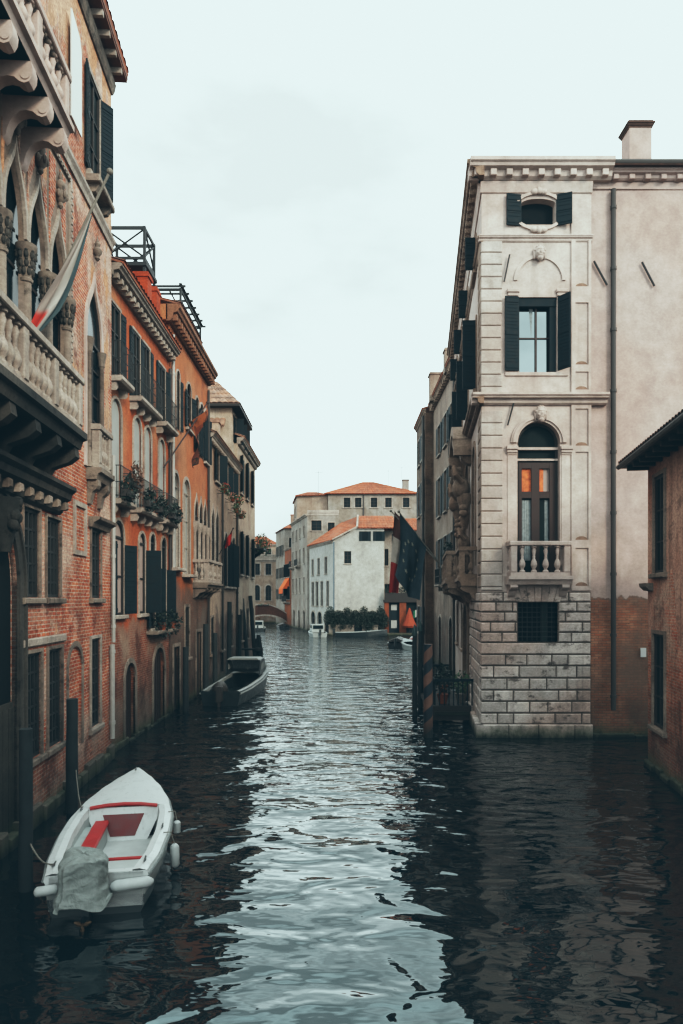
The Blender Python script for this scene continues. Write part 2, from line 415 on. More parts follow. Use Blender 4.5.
def window(F, root, h, pane='glass', frame='wood_dark', bars=(1,2), sur=.0, surm='trim', sill=True, shut=None, shm='shutter', sw=None,
           keep=None, detail=True, name='window', szz=None, silw=.14):
    """fills one opening: pane, frame bars, stone surround, sill and shutters; returns the opening"""
    d = h['depth']; u0, u1, z0, z1 = h['u0'], h['u1'], h['z0'], h['z1']
    mb = MB(F); L = outline(h, .004)
    mb.face([(u, -d+.01, z) for u, z in L])
    wd = ob(name, mb, M[pane], root)
    if frame:
        mb = MB(F); b = .07
        hi = dict(h); hi.update(u0=u0+b, u1=u1-b, z1=z1-b)
        if h['kind'] != 'rect':
            hi['zs'] = h['zs']
        mb.ring(outline(hi), outline(h), -d+.015, -d+.07)
        mb.box(u0+b, u1-b, -d+.015, -d+.07, z0, z0+b)
        top = h['zs'] if h['kind'] != 'rect' else z1-b
        for k in range(bars[0]):
            uu = u0+(u1-u0)*(k+1)/(bars[0]+1); mb.box(uu-.03, uu+.03, -d+.015, -d+.06, z0+b, top)
        for k in range(bars[1]):
            zz = z0+(top-z0)*(k+1)/(bars[1]+1); mb.box(u0+b, u1-b, -d+.018, -d+.055, zz-.02, zz+.02)
        if h['kind'] != 'rect': mb.box(u0+b, u1-b, -d+.018, -d+.065, top-.03, top+.03)
        ob('frame', mb, M[frame], wd)
    if sur:
        mb = MB(F); mb.ring(outline(h), outline(h, sur), -.03, .045)
        ob('surround', mb, M[surm], wd)
    if sill:
        mb = MB(F); mb.box(u0-sur-.08, u1+sur+.08, -.05, silw, z0-.13, z0-.005, .02)
        ob('sill', mb, M[surm], wd)
    if shut:
        s0, s1 = szz or (z0+.02, (h['zs'] if h['kind'] != 'rect' else z1)-.02)
        wid = sw or (u1-u0)/2
        for side, ang in zip((-1, 1), shut):
            if ang is None: continue
            mb = MB(F); leaf(mb, u0-.01 if side < 0 else u1+.01, 1 if side < 0 else -1, wid, ang, s0, s1, w=.05, detail=detail)
            ob('shutter', mb, M[shm], wd)
    return h
def cornice(F, root, u0, u1, z, out, hgt, mat, dent=None, name='cornice', w0=0):
    """stepped moulding whose top is at z; dent=(pitch, width, height, depth)"""
    mb = MB(F); o, q = out, hgt
    mb.prof([(w0-.05, z), (w0+o, z), (w0+o, z-q*.22), (w0+o*.86, z-q*.3), (w0+o*.8, z-q*.45), (w0+o*.45, z-q*.55), (w0+o*.4, z-q*.85), (w0+o*.2, z-q), (w0-.05, z-q)], u0, u1)
    if dent:
        p, wd, dh, dd = dent; n = int((u1-u0)/p)
        for k in range(n):
            c = u0+(u1-u0)*(k+.5)/n
            mb.box(c-wd/2, c+wd/2, w0+.01, w0+dd, z-q*.56-dh, z-q*.551, .015)
    return ob(name, mb, M[mat], root)
def iron_balcony(F, root, u0, u1, z, w=.35, h=1.0, slab='trim', rail='iron'):
    mb = MB(F); mb.prof([(-.05,z),(w,z),(w,z-.1),(w-.06,z-.16),(-.05,z-.16)], u0, u1)
    b = ob('balcony', mb, M[slab], root)
    n = max(2, round((u1-u0)/.7))
    for k in range(n):
        c = u0+.15+(u1-u0-.3)*k/(n-1); mb = MB(F)
        mb.prism([(c-.09,z-.162),(c+.09,z-.162),(c+.09,z-.3),(c-.09,z-.42)], -.02, w*.55); ob('bracket', mb, M[slab], b)
    mb = MB(F); ww = w-.05
    for zz in (z+.08, z+h*.5, z+h): mb.tube([(u0+.03,-.0,zz),(u0+.03,ww,zz),(u1-.03,ww,zz),(u1-.03,0,zz)], .014, 5)
    m = int((u1-u0)/.11)
    for k in range(m+1):
        uu = u0+.03+(u1-u0-.06)*k/m; mb.tube([(uu,ww,z),(uu,ww,z+h)], .009, 4)
    for k in range(3): mb.tube([(u0+.03,ww*k/3,z),(u0+.03,ww*k/3,z+h)], .009, 4); mb.tube([(u1-.03,ww*k/3,z),(u1-.03,ww*k/3,z+h)], .009, 4)
    ob('railing', mb, M[rail], b); return b
def baluster(F, u, w, z0, z1, mat, par, r=.105, n=10):
    h = z1-z0; mb = MB(F)
    mb.lathe(u, w, [(r*.9*a, z0+h*b) for a, b in ((1,0),(1,.06),(.6,.09),(.55,.14),(1.0,.22),(1.12,.3),(.85,.42),(.5,.5),(.42,.54),(.55,.58),(.42,.62),(.5,.68),(.75,.82),(.55,.88),(.55,.92),(.95,.94),(.95,1))], n)
    return ob('baluster', mb, M[mat], par, True)
def stone_balcony(F, root, u0, u1, z, w, h, mat, groups, sideb=2, slab=.25, brackets=2, bdep=None, smat=None, bn=10):
    """z floor level; groups: number of balusters in each bay between pedestals"""
    smat = smat or mat
    mb = MB(F); mb.prof([(-.05,z),(w+.08,z),(w+.08,z-slab*.4),(w,z-slab*.5),(w-.05,z-slab),(-.05,z-slab)], u0-.08, u1+.08)
    b = ob('balcony', mb, M[smat], root)
    t = .18
    mb = MB(F)
    mb.box(u0-.04, u1+.04, w-t-.02, w+.05, z+h-.14, z+h, .02)
    mb.box(u0-.04, u0+t, -.02, w-t-.023, z+h-.14, z+h); mb.box(u1-t, u1+.04, -.02, w-t-.023, z+h-.14, z+h)
    ob('handrail', mb, M[mat], b)
    mb = MB(F); mb.box(u0, u1, w-t, w, z+.002, z+.12); mb.box(u0, u0+t-.02, -.02, w-t-.003, z+.002, z+.12); mb.box(u1-t+.02, u1, -.02, w-t-.003, z+.002, z+.12)
    ob('plinth', mb, M[mat], b)
    ng = len(groups); pw = .2
    span = (u1-u0-pw*(ng+1))/ng
    for g in range(ng+1):
        a = u0+g*(span+pw); mb = MB(F); mb.box(a, a+pw, w-t+.005, w+.02, z+.122, z+h-.142, .02); ob('pedestal', mb, M[mat], b)
        if g < ng:
            for k in range(groups[g]):
                uu = a+pw+span*(k+.5)/groups[g]; baluster(F, uu, w-t/2, z+.122, z+h-.142, mat, b, n=bn)
    for k in range(sideb):
        for uu in (u0+t/2-.01, u1-t/2+.01):
            baluster(F, uu, (w-t)*(k+.5)/sideb, z+.122, z+h-.142, mat, b, n=bn)
    for k in range(brackets):
        c = u0+.12+(u1-u0-.24)*k/max(1, brackets-1); dep = bdep or .5; mb = MB(F); zz = z-slab-.003
        L = [(-.03, zz), (w*.92, zz), (w*.95, zz-dep*.22), (w*.8, zz-dep*.36), (w*.45, zz-dep*.5), (w*.28, zz-dep*.85), (.08, zz-dep), (-.03, zz-dep)]
        mb.prof(L, c-.12, c+.12); ob('bracket', mb, M[smat], b)
    return b
def tiles(mb, e0, e1, r0, r1, pitch=.24, rows=6, amp=.05):
    """corrugated clay tile slope between eave e0-e1 and ridge r0-r1 (world points)"""
    e0, e1, r0, r1 = map(Vector, (e0, e1, r0, r1)); n = max(2, int((e1-e0).length/pitch))
    nrm = (e1-e0).cross(r0-e0).normalized()
    if nrm.z < 0: nrm = -nrm
    for k in range(n):
        for r in range(rows):
            ids = []
            for v, lift in ((r/rows, .035), ((r+1.06)/rows, .0)):
                v = min(v, 1)
                for j in range(5):
                    f = (k+j/4)/n
                    a = e0.lerp(e1, f).lerp(r0.lerp(r1, f), v)
                    q = a + nrm*(amp*math.sin(PI*j/4)+lift+.012)
                    mb.v.append(tuple(q)); ids.append(len(mb.v)-1)
            for j in range(4): mb.f.append([ids[j], ids[j+1], ids[6+j], ids[5+j]])
    k = len(mb.v); mb.v += [tuple(e0), tuple(e1), tuple(r1), tuple(r0)]; mb.f.append([k,k+1,k+2,k+3])
    # eave edge so that the sheet has thickness
    lo = [tuple(p-nrm*.06) for p in (e0, e1, r1, r0)]; k2 = len(mb.v); mb.v += lo
    mb.f.append([k2+3,k2+2,k2+1,k2])
    for j in range(4): mb.f.append([k+j, k2+j, k2+(j+1)%4, k+(j+1)%4])
def pipe(F, root, u, z0, z1, r=.06, mat='pipe_white', w=.1, name='drainpipe'):
    mb = MB(F); mb.tube([(u,w,z0),(u,w,z1)], r, 8)
    for k in range(int((z1-z0)/2)+1): mb.lathe(u, w, [(r*1.25, z0+.4+k*2), (r*1.25, z0+.5+k*2)], 8)
    return ob(name, mb, M[mat], root, True)
def chimney(root, x, y, z0, z1, sx, sy, mat, cap=True, capm=None):
    mb = MB(); mb.box(x-sx/2, x+sx/2, y-sy/2, y+sy/2, z0, z1)
    c = ob('chimney', mb, M[mat], root)
    if cap:
        mb = MB(); mb.box(x-sx*.58, x+sx*.58, y-sy*.58, y+sy*.58, z1+.002, z1+.1)
        mb.box(x-sx*.53, x+sx*.53, y-sy*.53, y+sy*.53, z1+.102, z1+.17); ob('cap', mb, M[capm or mat], c)
    return c
M['block_pale'] = wall_mat('pale_quoin_stone', lin('#dfd3cb'), lin('#cbb9af'), streak=.3, damp_shade=.4, dirt_shade=.4, isl=.1, spots=.15, alb=1.5, crunch=.15, grime=.25)
M['screen_stone'] = wall_mat('screen_stone', lin('#cdbcb0'), lin('#a8917f'), streak=.6, damp_shade=.5, dirt_shade=.4, grime=.6)
M['panel_shade'] = plain('painted_panel_shade', lin('#8d7466'), .9, .3, .1)
M['terracotta_dark'] = plain('dark_terracotta', lin('#57443c'), .9, .3, .1)
M['old_trim'] = wall_mat('old_trim', lin('#9a8b7e'), lin('#7d6a5e'), streak=.7, damp_shade=.8, dirt_shade=.7, spots=.4, alb=1.9)
M['wood_eave'] = plain('eave_boards', lin('#7d5648'), .8, .3, .2)
M['old_door'] = wall_mat('bleached_door_wood', lin('#5f5c55'), lin('#47463f'), streak=.8, damp_shade=.8, dirt_shade=.8, spots=.4)
M['orange_trim'] = wall_mat('orange_trim', lin('#c08a6c'), lin('#a87a60'), streak=.5, damp_shade=.5, dirt_shade=.3)
M['leaf'] = plain('dark_leaves', (.008,.016,.012), .6, .6, .25, scale=3)
def gel(name, c, under=False):
    t = NT(name); n1 = t.noise(3, 7, rough=.7); n2 = t.noise(1, 6, vec=t.scaled(t.pos, (14,14,1.6)), rough=.65); n3 = t.noise(26, 4, rough=.7)
    col = t.mix(t.rng(n1, .5, .68, 0, .35), c, sc(c, .5)); col = t.mix(t.rng(n2, .56, .72, 0, .4), col, lin('#6f6a5c')); col = t.mix(t.rng(n3, .64, .72, 0, .5), col, sc(c, .35))
    if under:
        zz = t.math('ADD', t.zz, t.math('MULTIPLY', n1, .08)); col = t.mix(t.rng(zz, .34, .5, .5, 0), col, lin('#6a6c5a')); col = t.mix(t.rng(zz, .29, .31, 1, 0), col, lin('#1a2426'))
    t.bsdf(col, t.rng(n1, .3, .7, .25, .5, False), t.bump(n3, .08, .01), spec=.5); M[name] = t.m
gel('boat_white', lin('#eef3f2')); gel('boat_hull', lin('#e9efee'), True)
M['boat_far'] = plain('dull_white_boat', lin('#989f9d'), .6, .2, .3, scale=3)
M['boat_floor'] = plain('boat_floor', lin('#d0d6d4'), .6, .15, .3, scale=3)
M['boat_inner'] = plain('boat_liner', lin('#b3bbb9'), .5, .2, .3, scale=3)
M['boat_dark'] = plain('dark_hull_paint', lin('#1b272b'), .4, .3, .4)
M['boat_grey'] = plain('grey_boat_paint', lin('#8b9291'), .5, .2, .4)
M['red'] = plain('red_vinyl', lin('#c02524'), .45, .15, .4)
M['maroon'] = plain('maroon_panel', lin('#7a2a28'), .5, .2, .4)
t = NT('grey_cover_cloth'); n1 = t.noise(6, 5, rough=.6, dist=1.2); n2 = t.noise(3, 3, vec=t.scaled(t.pos, (2.5,2.5,.8)))
t.bsdf(t.mix(1, lin('#9aa3a0'), t.rng(n1, .3, .7, .75, 1.15, False), 'MULTIPLY'), .7, t.bump(t.math('ADD', n1, n2), .55, .05), spec=.25); M['cover'] = t.m
M['fender'] = plain('fender_vinyl', lin('#ccd3d2'), .45, .12, .4)
M['steel'] = plain('steel', lin('#8b9192'), .35, .2, .5, metal=.8)
M['brass'] = plain('worn_brass', lin('#6b543c'), .45, .3, .5, metal=.5)
M['pole_wood'] = plain('wet_pole_wood', lin('#2b3335'), .8, .35, .2, scale=4, bump=.5)
M['parasol_cloth'] = plain('faded_orange_cloth', lin('#93452f'), .85, .2, .1)
M['orange_cloth'] = plain('orange_awning', lin('#ee6c38'), .8, .1, .1)
M['white_cloth'] = plain('white_cloth', lin('#dfe3e0'), .8, .1, .1)
M['bridge_brick'] = wall_mat('bridge_brick', lin('#7d5243'), lin('#6e4a3e'), streak=.3, damp_shade=.5, dirt_shade=.4)
M['orange_brick'] = wall_mat('orange_pillar', lin('#b4603a'), lin('#a05a3c'), streak=.3, damp_shade=.6, dirt_shade=.5)

# striped pole: two colours winding round
t = NT('striped_pole_paint')
tc = t.t.nodes.new('ShaderNodeTexCoord'); sx = t.t.nodes.new('ShaderNodeSeparateXYZ'); t.t.links.new(tc.outputs['Object'], sx.inputs[0])
an = t.math('ARCTAN2', sx.outputs[1], sx.outputs[0])
ph = t.math('ADD', t.math('MULTIPLY', sx.outputs[2], 1/.78), t.math('MULTIPLY', an, -1/(2*PI)))
fr_ = t.math('FRACT', ph); w_n = t.noise(3, 5)
col = t.mix(t.rng(fr_, .49, .51), lin('#1c2a33'), lin('#7d5a4b'))
col = t.mix(1, col, t.rng(w_n, .3, .7, .7, 1.2, False), 'MULTIPLY')
col = t.mix(t.rng(t.zz, .1, .7, .9, 0), col, lin('#141c1c'))
t.bsdf(col, .6, t.bump(t.noise(14, 4), .2, .01)); M['striped'] = t.m

def bands(name, cols, edges, extra=None):
    """cloth coloured in bands along UV.x"""
    t = NT(name); sx = t.t.nodes.new('ShaderNodeSeparateXYZ'); t.t.links.new(t.uvo, sx.inputs[0])
    col = cols[0]
    for c, e in zip(cols[1:], edges): col = t.mix(t.math('GREATER_THAN', sx.outputs[0], e), col, c)
    n = t.noise(2.5, 5); col = t.mix(1, col, t.rng(n, .3, .7, .8, 1.15, False), 'MULTIPLY')
    if extra: col = extra(t, col, sx)
    b = t.bsdf(col, .85, spec=.1); return t.m
M['tricolour'] = bands('tricolour_cloth', [lin('#23604a'), lin('#c9c4ba'), lin('#b5322c')], [.33, .67])
def drx(t, col, sx):
    b_ = sx.outputs[1]
    c2 = t.mix(t.rng(b_, .3, .42), lin('#948a84'), lin('#aeaaa4')); c2 = t.mix(t.rng(b_, .62, .75), c2, lin('#415256'))
    red = t.math('MULTIPLY', t.rng(sx.outputs[0], .72, .8), t.rng(b_, .6, .5))
    return t.mix(red, c2, lin('#b8382c'))
M['teal_drape'] = bands('pale_drape', [lin('#a39d96'), lin('#8d928f')], [.5], drx)
def lionx(t, col, sx):
    n = t.noise(4.5, 6, rough=.7)
    col = t.mix(t.rng(n, .5, .56), col, lin('#6b4030'))
    return t.mix(t.rng(t.noise(2.2, 3, vec=t.scaled(t.pos, (1,1,1), (8,1,2))), .58, .62), col, lin('#2a2622'))
M['lion_flag'] = bands('red_gold_cloth', [lin('#a8623f'), lin('#8a4a36'), lin('#74463a'), lin('#33302c')], [.3, .5, .8], lionx)
M['eu_blue'] = bands('dark_blue_cloth', [lin('#3a4a52'), lin('#3f4f58')], [.5])
M['star'] = plain('flag_star', lin('#9a9d90'), .8, .1, .1)
M['red_cloth'] = bands('red_cloth', [lin('#b8302a'), lin('#a02824')], [.5])

# water
t = NT('canal_water')
w1 = t.noise(1, 2, vec=t.scaled(t.pos, (.75,1.25,1)), dist=.5, rough=.4)
w2 = t.noise(1, 1, vec=t.scaled(t.pos, (1.7,3.4,1), (5,3,1)), dist=.4)
w3 = t.noise(1, 1, vec=t.scaled(t.pos, (4.2,9,1), (1,8,4)), dist=.3)
patch = t.rng(t.noise(.25, 3, vec=t.scaled(t.pos, (1,.6,1), (2,9,0))), .35, .65, .4, 1.15)
far = t.rng(t.y, 9, 26, .38, 2.0)
near = t.rng(t.y, 10, 34, .11, .34)
h = t.math('MULTIPLY', w1, near)
h = t.math('ADD', h, t.math('MULTIPLY', t.math('MULTIPLY', w2, .042), t.math('MULTIPLY', patch, far)))
h = t.math('ADD', h, t.math('MULTIPLY', t.math('MULTIPLY', w3, .011), t.math('MULTIPLY', patch, far)))
nb = t.bump(h, 1.0, 1.0)
wb = t.bsdf(lin('#081317'), .015, nb, spec=.5, IOR=1.64)
wb.inputs['Specular Tint'].default_value = (.68, .95, 1, 1)
M['water'] = t.m

















M['leaf_brown'] = plain('reddish_leaves', (.07,.035,.02), .6, .5, .3, scale=3)
# ================================================================== LEFT BANK
# ---------------------------------------------------------------- brick palace in the left foreground
FA = Fr(-5.11, 0, -.075, 1, 1, .075)
A1 = 19.55
rt = thing('brick_palace', 'weathered salmon brick palace with Gothic windows and two stone balconies, nearest on the left bank', 'building', FA.p(12, 0, 0))
H = []
def wA(u0, u1, z0, z1, *a, **k):
    kk = {q: k.pop(q) for q in ('kind','rise','depth') if q in k}
    kk.setdefault('depth', .1)
    H.append(window(FA, rt, hole(u0, u1, z0, z1, **kk), *a, **k))
# water gate
g = hole(10.7, 12.8, -.6, 6.2, 'arch', 1.5, .12); H.append(g)
mb = MB(FA); mb.face([(u, -.115, z) for u, z in outline(g, .004)]); gate = ob('water_gate', mb, M['dark'], rt)
mb = MB(FA); mb.box(10.72, 12.78, -.112, -.06, -.5, 2.6)
for k in range(8): mb.box(10.75+k*.255, 10.98+k*.255, -.059, -.04, -.4, 2.5)
ob('door_leaf', mb, M['old_door'] if 'old_door' in M else M['dirty_stone'], gate)
mb = MB(FA); mb.ring(outline(g), outline(g, .2), -.1, .06); ob('surround', mb, M['dark_stone'], gate)
mb = MB(FA); mb.ring(outline(g, .23), outline(g, .3), -.02, .09); ob('hood_mould', mb, M['dark_stone'], gate)
# lower windows, two rows
for a, b in ((13.15, 14.0), (14.4, 15.25)):
    wA(a, b, 1.35, 3.45, pane='glass_dull', frame='iron', bars=(3, 5), sur=.07, surm='dirty_stone', silw=.1)
    mb = MB(FA); mb.box(a-.2, b+.2, -.02, .07, 3.58, 3.74, .02); ob('lintel', mb, M['trim'], rt)
wA(17.5, 18.35, 1.2, 3.5, pane='glass_dull', frame='iron', bars=(2, 5), sur=.08, surm='trim', silw=.1)
for a, b, c in ((13.05, 13.9, 6.3), (14.3, 15.15, 6.25)):
    wA(a, b, 4.55, c, pane='glass_dull', frame='iron', bars=(3, 4), sur=.06, surm='dirty_stone', silw=.12)
wA(17.5, 18.4, 4.55, 6.35, pane='glass_dull', frame='iron', bars=(2, 4), sur=.06, surm='dirty_stone', silw=.12)
mb = MB(FA); mb.prof([(-.03,6.62),(.3,6.62),(.28,6.55),(.14,6.47),(.1,6.36),(-.03,6.36)], 17.3, 19.0); ob('window_hood', mb, M['dirty_stone'], rt)
# bricked-up niche and framed plaque
n = hole(15.75, 16.75, 1.0, 3.4, 'arch', None, .06); H.append(n)
mb = MB(FA); mb.face([(u, -.05, z) for u, z in outline(n, .004)]); b = ob('blind_arch', mb, M['palace_brick'], rt)
mb = MB(FA); mb.ring(outline(n), outline(n, .13), -.02, .025); ob('surround', mb, M['dirty_stone'], b)
mb = MB(FA); q = hole(16.2, 16.95, 5.7, 6.75); mb.ring(outline(q), outline(q, .12), -.02, .05); mb.box(16.08, 17.07, -.02, .048, 5.58, 5.698)
ob('plaque_frame', mb, M['trim'], rt)
# ledge with soot-black mouldings, carved capital at its near end
mb = MB(FA); mb.prof([(-.05,6.95),(.42,6.95),(.42,6.87),(.33,6.8),(.3,6.68),(.16,6.6),(.13,6.42),(.06,6.36),(-.05,6.36)], 9.0, 15.0)
led = ob('ledge', mb, M['dark_stone'], rt)
for k in range(12):
    mb = MB(FA); c = 9.3+k*.5; mb.box(c, c+.16, .02, .27, 6.45, 6.62, .03); ob('ledge_block', mb, M['dirty_stone'] if k%3 else M['trim'], led)
mb = MB(FA)
for k in range(26):
    a = random.uniform(0, 2*PI); rr = random.uniform(.02, .26)
    mb.ball(12.1+rr*math.cos(a)*.8, .12+random.uniform(0,.16), 6.05+rr*math.sin(a)*1.1, .1, .1, .11, 8, 6)
mb.lathe(12.1, .05, [(.1,5.35),(.14,5.5),(.2,5.75),(.27,6.1),(.3,6.3)], 12)
ob('carved_capital', mb, M['dark_stone'], rt, True)
# Gothic row over the balcony
op = [hole(10.87, 11.84, 7.85, 12.85, 'ogee', 1.5), hole(12.02, 12.99, 7.85, 12.85, 'ogee', 1.5), hole(13.18, 14.15, 7.85, 12.85, 'ogee', 1.5), hole(14.36, 15.36, 7.85, 12.85, 'ogee', 1.5)]
H.append(hole(10.7, 15.5, 7.85, 12.9, depth=.15))
mb = MB(FA); mb.face([(10.7,-.14,7.85),(15.5,-.14,7.85),(15.5,-.14,12.9),(10.7,-.14,12.9)]); pol = ob('window', mb, M['glass'], rt)
mb = MB(FA)
for h in op:
    h['depth'] = .1; c = (h['u0']+h['u1'])/2
    mb.box(c-.03, c+.03, -.13, -.1, 7.85, 12.2)
    for zz in (8.8, 9.8, 10.8, 11.5): mb.box(h['u0'], h['u1'], -.13, -.11, zz-.03, zz+.03)
ob('frame', mb, M['wood_dark'], pol)
mb = MB(FA); facade(mb, 10.4, 15.75, 7.83, 14.05, op, .05)
for u in (10.4, 15.75): mb.face([(u,.05,7.83),(u,-.02,7.83),(u,-.02,14.05),(u,.05,14.05)])
mb.face([(10.4,.05,14.05),(15.75,.05,14.05),(15.75,-.02,14.05),(10.4,-.02,14.05)])
scr = ob('gothic_screen', mb, M['screen_stone'], rt)
for h in op:
    mb = MB(FA); mb.ring(outline(h)[1:-1], outline(h, .1)[1:-1], .03, .11); ob('arch_mould', mb, M['trim'], scr)
    c = (h['u0']+h['u1'])/2; mb = MB(FA)
    mb.lathe(c, .12, [(.02,13.0),(.06,13.05),(.05,13.12),(.12,13.2),(.13,13.3),(.06,13.36),(.07,13.4),(.1,13.46),(.1,13.55),(.04,13.62),(.05,13.68),(.02,13.8)], 10)
    for k in range(6): mb.ball(c+.12*math.cos(k*1.05), .12+.12*math.sin(k*1.05), 13.28, .05, .05, .09, 6, 5)
    ob('finial', mb, M['dirty_stone'], scr, True)
    for s in (-1, 1):
        mb = MB(FA); mb.prism([(c+s*.45,12.0),(c+s*.44,12.5),(c+s*.17,13.05),(c+s*.14,13.95),(c+s*.5,13.95),(c+s*.53,12.0)], .04, .066); ob('spandrel', mb, M['palace_brick'], scr)
for c in (10.78, 11.93, 13.085, 14.255, 15.45):
    mb = MB(FA); r = .15
    mb.lathe(c, .06, [(.16,7.85),(.16,8.0),(.13,8.06),(.15,8.14),(r*.72,8.24),(r*.62,10.55),(.12,10.57),(.13,10.62),(.1,10.65),(.11,10.7),(.14,10.85),(.13,10.9),(.17,11.12),(.2,11.17),(.2,11.27)], 14)
    co_ = ob('column', mb, M['dirty_stone'], rt, True); mb = MB(FA)
    for j, (rr, zz, nn) in enumerate(((.115,10.76,8),(.13,10.9,8),(.155,11.06,9))):
        for k in range(nn):
            a = 2*PI*(k+.5*(j%2))/nn; mb.ball(c+rr*math.cos(a), .06+rr*math.sin(a), zz, .045, .045, .085, 6, 5); mb.ball(c+(rr+.025)*math.cos(a), .06+(rr+.025)*math.sin(a), zz+.065, .03, .03, .025, 6, 4)
    ob('leaf_capital', mb, M['dark_stone'], co_, True)
mb = MB(FA); q = dict(hole(10.5, 15.62, 7.85, 14.05)); mb.ring(outline(q), outline(q, .12), .0, .1)
for k in range(40): mb.box(15.645, 15.72, .09, .125, 8.0+k*.15, 8.07+k*.15)
for k in range(34): mb.box(10.55+k*.15, 10.62+k*.15, .09, .125, 14.07, 14.14)
ob('dentil_frame', mb, M['trim'], rt)
# balconies
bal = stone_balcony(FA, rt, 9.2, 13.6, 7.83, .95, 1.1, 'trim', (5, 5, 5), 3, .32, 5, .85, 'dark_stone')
up = stone_balcony(FA, rt, 8.6, 13.1, 13.65, .85, .95, 'stone', (4, 4, 4), 2, .26, 1, .5, 'stone')
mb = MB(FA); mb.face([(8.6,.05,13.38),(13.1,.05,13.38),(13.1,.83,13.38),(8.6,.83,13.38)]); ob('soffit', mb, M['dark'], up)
for k in range(6):
    c = 8.9+k*.8
    mb = MB(FA); mb.prof([(-.03,13.36),(.84,13.36),(.87,13.24),(.86,13.12),(.81,13.03),(.73,13.0),(.65,13.03),(.58,13.09),(.47,13.11),(.35,13.08),(.25,13.0),(.18,12.88),(.14,12.76),(.12,12.66),(.06,12.6),(-.03,12.6)], c-.11, c+.11)
    for s in (-1, 1): mb.tube([(c+s*.112,.75,13.13),(c+s*.125,.75,13.13)], .075, 14)
    ob('lion_bracket', mb, M['stone'], up, True)
mb = MB(FA)
for k in range(30):      # rings of the pierced parapet under the rail
    c = 8.75+k*.145; mb.ball(c, .79, 14.42, .055, .055, .055, 8, 6)
ob('pierced_band', mb, M['dirty_stone'], up, True)
for a in (9.0, 10.3, 11.6, 12.75):
    wA(a, a+.9, 13.7, 17.3, kind='ogee', rise=1.2, pane='glass', sur=.13, surm='stone', sill=False, depth=.08)
mb = MB(FA); mb.box(13.9, 14.2, .0, .02, 14.6, 14.9); 
# string course, single window with small balcony, banner, upper shuttered window
mb = MB(FA); mb.prof([(-.03,14.75),(.12,14.75),(.12,14.66),(.07,14.58),(.05,14.46),(-.03,14.46)], 13.2, A1); ob('string_course', mb, M['trim'], rt)
wA(17.1, 18.45, 7.85, 12.75, kind='ogee', rise=1.6, pane='glass', bars=(1, 4), sur=.16, surm='stone', sill=False, depth=.08)
mb = MB(FA)
for c in (17.2, 18.35): mb.lathe(c, .05, [(.1,7.85),(.07,8.0),(.06,10.7),(.09,10.75),(.08,10.8),(.12,11.0),(.13,11.1)], 10)
ob('jamb_column', mb, M['dirty_stone'], rt, True)
mb = MB(FA); mb.lathe(17.78, .1, [(.02,13.3),(.07,13.36),(.05,13.42),(.11,13.5),(.12,13.58),(.05,13.66),(.08,13.74),(.03,13.84),(.01,13.95)], 10); ob('finial', mb, M['dirty_stone'], rt, True)
stone_balcony(FA, rt, 17.2, 18.35, 7.83, .3, 1.1, 'trim', (3,), 1, .3, 2, .6, 'dirty_stone')
wA(17.3, 18.3, 15.3, 17.9, pane='glass_dull', sur=.12, surm='trim', shut=(172, 142), sw=.4, depth=.06)
mb = MB(FA); mb.box(17.1, 18.6, 0, .35, 15.0, 15.17, .03); mb.prof([(0,15.0),(.3,15.0),(.2,14.82),(0,14.78)], 17.25, 17.4); mb.prof([(0,15.0),(.3,15.0),(.2,14.82),(0,14.78)], 18.3, 18.45)
ob('shelf', mb, M['dirty_stone'], rt)
# body, eave, roof
mb = MB(FA); shell(mb, 5.0, A1, 9, -1.2, 19.35, H); ob('wall', mb, M['palace_brick'], rt)
mb = MB(FA); random.seed(3); u = 8.2
while u < A1-.3:       # broken stone footing along the water
    l = random.uniform(.35, .8); hgt = random.uniform(.22, .42)
    mb.box(u, min(A1, u+l-.02), -.05, random.uniform(.06, .14), -.8, hgt, .03); u += l
ob('footing', mb, M['dirty_stone'], rt)
mb = MB(FA); mb.box(A1-.35, A1+.0, -.2, .02, .4, 3.6); 
mb = MB(FA); mb.box(5, A1+.1, -.5, .42, 19.36, 19.43); mb.box(5, A1+.1, (.34), .44, 19.431, 19.6); ob('eave_board', mb, M['wood_eave'] if 'wood_eave' in M else M['terracotta'], rt)
for k in range(23): mb = MB(FA); mb.box(5.2+k*.63, 5.3+k*.63, 0, .4, 19.2, 19.357); ob('rafter', mb, M['trim'], rt)
mb = MB(FA); mb.prof([(-.03,19.19),(.14,19.19),(.1,19.0),(.05,18.9),(-.03,18.9)], 5, A1); ob('cornice', mb, M['dirty_stone'], rt)
mb = MB(); tiles(mb, FA.p(5,.46,19.6), FA.p(A1+.1,.46,19.6), FA.p(5,-4,21), FA.p(A1+.1,-4,21), .3, 4); ob('roof', mb, M['tile'], rt)
pipe(FA, rt, A1-.12, 3.3, 8.6, .055, 'pipe_white', .09)
pipe(FA, rt, A1-.28, .6, 3.25, .07, 'pipe_white', .1)
mb = MB(FA); mb.tube([(12.6,.06,14.2),(15.0,.3,13.3),(18.6,.6,15.1)], .012, 4)

t = ob('banner', (lambda m: (m.prism([(15.6,15.55),(16.35,15.55),(16.35,17.5),(16.2,17.8),(15.6,18.0)], .1, .13), m)[1])(MB(FA)), M['banner'])
tag(t, 'tall plain white banner hung flat on the upper wall of the brick palace', 'banner')

